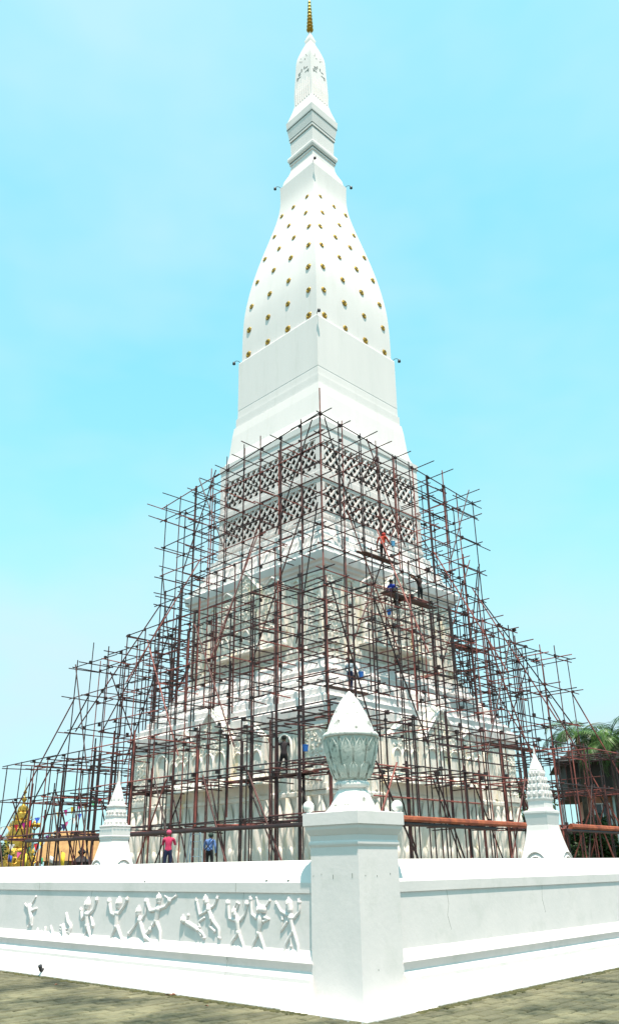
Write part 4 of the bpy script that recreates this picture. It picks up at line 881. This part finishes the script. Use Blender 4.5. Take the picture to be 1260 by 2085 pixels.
# ------------------------------------------------------------------ left background
gs = empty('gold_stupa', (-23.75, 70, 0), R(20), 'tiered golden stupa with thin spire far behind the left scaffold', 'stupa')
q = MB(); pr = []; z = 0; 
tiers = [(1.5, 0), (1.5, 1.2), (1.4, 1.3), (1.38, 2.4), (1.25, 2.5), (1.2, 3.2), (1.08, 3.35), (1.02, 4.0), (.95, 4.15), (.9, 4.8), (.82, 4.95), (.78, 5.4), (.58, 5.5), (.52, 6.0), (.42, 6.1), (.36, 6.5), (.2, 6.6)]
q.lathe(tiers, 12); q.obj('body', GOLD, gs)
for i, (r_, z) in enumerate(((1.30, 2.5), (1.14, 3.35), (1.0, 4.15), (.84, 4.95), (.62, 5.5), (.46, 6.1))):
    n = max(8, int(r_ * 14)); q = MB()
    for k in range(n):
        a = 2 * math.pi * k / n; c, s_ = math.cos(a), math.sin(a); w_ = math.pi * r_ / n * .85; h_ = .42
        b0 = [(r_ * c + w_ * s_, r_ * s_ - w_ * c, z), (r_ * c - w_ * s_, r_ * s_ + w_ * c, z), ((r_ + .05) * c, (r_ + .05) * s_, z + h_), ((r_ + .12) * c, (r_ + .12) * s_, z + h_ * .4)]
        q.add(b0, [(0, 1, 3), (1, 2, 3), (2, 0, 3), (0, 2, 1)])
    q.obj('petal_ring', GOLD, gs)
q = MB(); q.lathe([(.2, 6.55), (.12, 6.7), (.08, 6.85), (.22, 7.05), (.18, 7.2), (.06, 7.3), (.06, 7.5), (.15, 7.62), (.1, 7.75), (.04, 7.85), (.03, 8.2), (.01, 8.85)], 10); q.obj('spire', GOLD, gs, True, 50)
for (px, lb) in ((29, 'golden standing statue left of the yellow flag, behind the wall'), (68, 'golden standing statue in front of the tan roofed pavilion')):
    p = at(px, 1735 if px < 50 else 1733, 55); 
    st = empty('gold_statue', (p.x, p.y, 0), R(170), lb, 'statue', 'golden statues behind the wall')
    me = skin_body(dict(BASE, elL=(-.3, .05, 1.1), wrL=(-.2, .2, 1.0), haL=(-.12, .24, 1.04), elR=(.3, .05, 1.1), wrR=(.2, .2, 1.0), haR=(.12, .24, 1.04)), 1.15); me.materials.clear(); me.materials.append(GOLD)
    for pp in me.polygons: pp.use_smooth = True
    o = link('figure', me, st); o.location = (0, 0, p.z - 1.88)
    q = MB(); q.lathe([(.02, p.z - .1), (.15, p.z - .12), (.11, p.z), (.03, p.z + .15), (.01, p.z + .4)], 10); q.obj('crown', GOLD, st)
    q = MB(); q.lathe([(.7, -.05), (.7, .3), (.5, .4), (.45, p.z - 2.1), (.6, p.z - 2.0), (.6, p.z - 1.86)], 8); q.obj('plinth', GOLD, st)
TAN = mat('tan_roof', (.42, .25, .10), .9, (.30, .17, .07), 2.5, bump=.5, bscale=8)
pav = empty('pavilion', (-17.6, 64, 0), R(8), 'pavilion with tan hipped roof behind the left scaffold', 'pavilion')
q = MB(); q.add([(-2.7, -2.2, 2.3), (2.7, -2.2, 2.3), (2.7, 2.2, 2.3), (-2.7, 2.2, 2.3), (-1.5, -.35, 4.35), (1.3, -.35, 4.35), (1.3, .35, 4.35), (-1.5, .35, 4.35)], [(0, 1, 5, 4), (1, 2, 6, 5), (2, 3, 7, 6), (3, 0, 4, 7), (4, 5, 6, 7), (0, 3, 2, 1)]); q.obj('roof', TAN, pav)
for sx in (-1, 0, 1):
    for sy in (-1, 1): q = MB(); q.box(sx * 2.2 - .12, sx * 2.2 + .12, sy * 1.8 - .12, sy * 1.8 + .12, -.05, 2.35); q.obj('post', TAN, pav)
q = MB(); q.box(-2.0, 2.0, 1.0, 1.2, -.05, 2.3); q.obj('back_wall', CREAM, pav)
q = MB(); p = at(72, 1680, 60); q.tube([(0, 0, 0), (0, 0, p.z - .3)], .06, 8); lp = empty('lamp_post', (p.x, p.y, 0), 0, 'slim lamp post with golden cluster head beside the gold stupa', 'lamp post'); q.obj('pole', mat('teal_pole', (.10, .22, .24), .5), lp)
q = MB()
for k in range(5): a = k * 1.257; q.ball((.28 * math.cos(a), .28 * math.sin(a), p.z), .15, 8, 6); q.tube([(0, 0, p.z - .35), (.28 * math.cos(a), .28 * math.sin(a), p.z - .1)], .03, 5)
q.ball((0, 0, p.z + .15), .17, 8, 6); q.obj('lamp_head', GOLD, lp, True)
q = MB(); p = at(168, 1728, 58); q.lathe([(.35, -.05), (.35, p.z - 1.3), (.55, p.z - 1.1), (.6, p.z - .8), (.3, p.z - .55), (.12, p.z - .4), (.28, p.z - .2), (.1, p.z), (.02, p.z + .3)], 14); o = q.obj('incense_urn', mat('dark_bronze', (.03, .02, .022), .5, metal=.4), None, True, 50); o.location = (p.x, p.y, 0); tag(o, 'dark bronze urn with knobbed lid at the left end of the courtyard', 'urn')
PC = {n: mat('flag_' + n, c, .8) for n, c in dict(white=(.75, .75, .75), red=(.7, .03, .05), blue=(.03, .10, .55), pink=(.75, .12, .35), tan=(.55, .35, .12), magenta=(.6, .02, .25), yellow=(.8, .6, .05), green=(.05, .35, .16), navy=(.02, .02, .10), purple=(.35, .1, .4)).items()}
def bunting(pts, label):
    root = empty('bunting', at(pts[0][0], pts[0][1], 57), 0, label, 'bunting', 'strings of pennants'); base = root.location
    q = MB(); q.tube([at(x, y - 3, 57) - base for x, y, c in pts], .012, 4); q.obj('string', DARKM, root)
    for x, y, c in pts:
        p = at(x, y - 3, 57) - base; q = MB(); w_ = rnd.uniform(.13, .19); l_ = rnd.uniform(.36, .48); tw = rnd.uniform(-.12, .12); dx = rnd.uniform(-.1, .1)
        q.add([(p.x - w_, p.y + tw, p.z), (p.x + w_, p.y - tw, p.z - .01), (p.x + dx, p.y + rnd.uniform(-.1, .1), p.z - l_), (p.x - w_, p.y + tw + .006, p.z), (p.x + w_, p.y - tw + .006, p.z - .01), (p.x + dx, p.y + .006, p.z - l_)], [(0, 2, 1), (3, 4, 5), (0, 1, 4, 3), (1, 2, 5, 4), (2, 0, 3, 5)])
        q.obj('pennant', PC[c], root)
bunting([(-20, 1690, 'blue'), (-6, 1692, 'white'), (5, 1687, 'white'), (20, 1685, 'tan'), (34, 1682, 'red'), (48, 1678, 'magenta'), (63, 1673, 'red'), (77, 1668, 'blue'), (92, 1664, 'pink'), (107, 1660, 'white'), (120, 1657, 'tan'), (134, 1652, 'magenta'), (150, 1646, 'yellow'), (162, 1642, 'pink'), (175, 1640, 'tan'), (190, 1634, 'green'), (205, 1628, 'red')], 'upper string of coloured pennants behind the left scaffold')
bunting([(84, 1712, 'yellow'), (97, 1704, 'purple'), (111, 1697, 'white'), (123, 1687, 'navy'), (131, 1681, 'navy'), (137, 1676, 'pink'), (150, 1668, 'white'), (163, 1660, 'blue')], 'short lower string of pennants left of the white stupa')
bunting([(-8, 1708, 'pink'), (2, 1703, 'pink'), (12, 1712, 'yellow'), (25, 1722, 'white'), (40, 1738, 'pink'), (58, 1728, 'green'), (75, 1720, 'red'), (88, 1716, 'white')], 'sagging string of pennants in front of the gold stupa')
for (px, py, c, lb) in ((17, 1748, 'blue', 'small blue flag on a stick by the green tree'), (50, 1745, 'yellow', 'tall yellow flag between the golden statues'), (80, 1752, 'green', 'green flag beside the right golden statue'), (101, 1750, 'white', 'pale flag near the pavilion'), (125, 1742, 'yellow', 'yellow banner in front of the pavilion')):
    p = at(px, py, 50); root = empty('flag', (p.x, p.y, 0), 0, lb, 'flag', 'flags on sticks behind the wall')
    q = MB(); q.tube([(0, 0, -.05), (0, 0, p.z + .25)], .018, 6); q.obj('stick', TAN, root)
    q = MB(); V = []
    hgt = .8 if c == 'yellow' else .34
    for i in range(5):
        for zz in (p.z + .2, p.z + .2 - hgt): V.append((.02 + i * .055, .05 * math.sin(i * 1.4), zz - .02 * i))
    q.add(V, [(2 * i, 2 * i + 1, 2 * i + 3, 2 * i + 2) for i in range(4)]); o = q.obj('cloth', PC[c], root, True); sm = o.modifiers.new('s', 'SOLIDIFY'); sm.thickness = .008

# ------------------------------------------------------------------ trees
def leaf_cloud(qm, blobs, n, size, seed):
    rr = random.Random(seed); tot = sum(b_[3] ** 2 for b_ in blobs)
    for (cx, cy, cz, r_) in blobs:
        for _ in range(int(n * r_ * r_ / tot)):
            while True:
                v = Vector((rr.uniform(-1, 1), rr.uniform(-1, 1), rr.uniform(-1, 1)))
                if .25 < v.length < 1: break
            p = Vector((cx, cy, cz)) + v * r_ * (1 + .15 * rr.gauss(0, 1)); d = Vector((rr.gauss(0, 1), rr.gauss(0, 1), rr.gauss(-.3, .7))).normalized(); sd = d.cross(Vector((rr.gauss(0, 1), rr.gauss(0, 1), rr.gauss(0, 1)))).normalized()
            l_ = size * rr.uniform(.6, 1.3); w_ = l_ * .28
            qm.add([p, p + d * l_ * .5 + sd * w_, p + d * l_, p + d * l_ * .5 - sd * w_], [(0, 1, 2, 3)])
def tree(loc, h, blobs, n, size, label, mt=LEAF, group=None, seed=1):
    root = empty('tree', loc, 0, label, 'tree', group); q = MB(); rr = random.Random(seed)
    q.tube([(0, 0, -.05), (.05, .03, h * .4), (.0, .1, h * .75)], [.16 + h * .012, .12 + h * .008, .06], 8)
    for b_ in blobs[:7]: q.tube([(0, .05, h * .35), ((b_[0]) * .5, b_[1] * .5, (h * .35 + b_[2]) / 2 + .2), (b_[0], b_[1], b_[2])], [.09, .06, .02], 6)
    q.obj('trunk', BARK, root, True); q = MB(); leaf_cloud(q, blobs, n, size, seed); q.obj('crown', mt, root)
def rblobs(n, R_, h, zc, seed):
    rr = random.Random(seed); return [(rr.uniform(-1, 1) * R_, rr.uniform(-1, 1) * R_, zc + rr.uniform(-1, 1) * h, rr.uniform(.35, .62) * R_) for _ in range(n)]
tree((-21.5, 56, 0), 3.4, rblobs(9, 1.5, .8, 2.6, 3), 2600, .22, 'dark green round tree at the left end behind the wall', LEAFD, None, 3)
tree((20.5, 84, 0), 8, rblobs(10, 3.0, 2.0, 6.2, 5), 3000, .4, 'distant green tree between the right stupa and the house', LEAF, None, 5)
for i, (x, y, h_, R_, lb, mt) in enumerate(((15.6, 50, 3.6, 1.3, 'leafy green shrub tree beside the right white stupa', LEAFD), (16.8, 51.5, 4.6, 1.2, 'tall bright green shrub tree against the left corner of the house', LEAF), (15.9, 57, 3.4, 1.3, 'dark shrub tree just right of the white stupa, farther back', LEAFD), (18.0, 51, 2.5, 1.2, 'low dark shrub under the house windows', LEAFD))):
    tree((x, y, 0), h_, rblobs(12, R_, h_ * .34, h_ * .60, 11 + i), 6500, .26, lb, mt, 'shrubs in front of the house', 11 + i)
def palm(loc, h, n, L_, label, seed):
    rr = random.Random(seed); root = empty('palm_tree', loc, 0, label, 'palm tree', 'palms beside the house'); q = MB()
    q.tube([(0, 0, -.05), (.1, 0, h * .5), (.25, .1, h)], [.2, .15, .12], 10); q.obj('trunk', BARK, root, True)
    c = Vector((.25, .1, h))
    for k in range(n):
        a = k * 2.4 + rr.uniform(-.3, .3); el = rr.uniform(.15, 1.25); hd = Vector((math.cos(a), math.sin(a), 0)); l_ = L_ * rr.uniform(.8, 1.1)
        pts = []; p = c.copy(); e_ = el
        for i in range(11): pts.append(p.copy()); p = p + (hd * math.cos(e_) + Vector((0, 0, math.sin(e_)))) * l_ / 10; e_ -= .17 + .02 * i
        q = MB(); q.tube(pts, [.035 * (1 - i / 12) for i in range(11)], 5); sd = hd.cross(Vector((0, 0, 1)))
        for i in range(1, 10):
            for u in (0, .25, .5, .75):
                b_ = pts[i].lerp(pts[i + 1], u); tdir = (pts[i + 1] - pts[i]).normalized()
                for sg in (-1, 1):
                    ll = l_ * .26 * math.sin(min(1, (i + u) / 10 + .12) * math.pi * .93) + .08; d = (sd * sg * .85 + tdir * .6 + Vector((0, 0, -.45 + rr.uniform(-.2, .1)))).normalized(); wv = tdir * .035
                    q.add([b_ - wv, b_ + d * ll * .5 - wv * .8 + Vector((0, 0, .02)), b_ + d * ll + Vector((0, 0, -.1 * ll)), b_ + d * ll * .5 + wv * .8], [(0, 1, 2, 3)])
        q.obj('frond', PALML, root)
palm((15.7, 50, 0), 8.6, 17, 3.1, 'feathery palm, leftmost of the palms by the house', 21)
palm((16.9, 48, 0), 7.9, 20, 3.4, 'dense palm drooping in front of the house roof', 22)
palm((18.2, 49, 0), 8.0, 18, 3.2, 'palm at the right edge of the picture above the house', 23)

# ------------------------------------------------------------------ house on the right
SAL = mat('salmon_wall', (.60, .30, .22), .85, (.50, .24, .17), 1.5, bump=.2); TIMB = mat('dark_timber', (.022, .016, .014), .85, (.04, .028, .022), 2); ROOFM = mat('dark_roof', (.02, .018, .018), .8, (.035, .03, .028), 2)
house = empty('house', (23.2, 62, 0), R(-12), 'two storey house with salmon wall, dark timber upper floor and dark roof', 'house')
q = MB(); q.box(-3.2, 6.5, 0, 7, -.05, 6.3); q.obj('wall', SAL, house)
q = MB(); q.box(-4.5, 7.5, -.9, 7.5, 6.3, 8.6); q.box(-4.7, 7.7, -1.1, 7.7, 6.1, 6.32); q.obj('upper_storey', TIMB, house)
q = MB(); q.add([(-5.2, -1.9, 8.5), (8.4, -1.9, 8.5), (8.4, 8.4, 8.5), (-5.2, 8.4, 8.5), (-2.5, 3.2, 10.6), (5, 3.2, 10.6)], [(0, 1, 5, 4), (1, 2, 5), (2, 3, 4, 5), (3, 0, 4), (0, 3, 2, 1)]); q.obj('roof', ROOFM, house)
for i in range(14): q = MB(); q.box(-4.45 + i * .85, -4.45 + i * .85 + .78, -.96, -.9, 6.4, 8.45); q.obj('timber_panel', TIMB, house)
WHT = mat('frame_white', (.7, .7, .72), .6); GLS = mat('window_glass', (.02, .025, .03), .08)
for (x, z) in ((-2.3, 3.9), (-.6, 3.9), (1.2, 3.9), (3.0, 3.9), (-.6, .9), (1.2, .9)):
    q = MB(); q.box(x - .5, x + .5, -.03, .02, z, z + 1.7); wn = q.obj('window', GLS, house)
    q = MB()
    for (x0, x1, z0, z1) in ((-.58, -.5, -.05, 1.75), (.5, .58, -.05, 1.75), (-.5, .5, 1.68, 1.75), (-.5, .5, -.05, .02), (-.03, .03, .02, 1.68)): q.box(x + x0, x + x1, -.08, -.031, z + z0, z + z1)
    q.obj('frame', WHT, wn)
q = MB(); q.add([(-1.1, -.02, 3.8), (5.5, -.02, 3.8), (5.5, -1.5, 3.3), (-1.1, -1.5, 3.3), (-1.1, -.02, 3.72), (5.5, -.02, 3.72), (5.5, -1.5, 3.0), (-1.1, -1.5, 3.0)], [(0, 3, 2, 1), (4, 5, 6, 7), (3, 7, 6, 2), (0, 4, 7, 3), (1, 2, 6, 5)]); q.obj('awning', mat('awning_red', (.62, .05, .04), .7), house)
q = MB(); q.box(-1.55, -1.2, -.5, -.15, -.05, 6.15); q.obj('column', mat('pale_teal', (.35, .48, .48), .7), house)
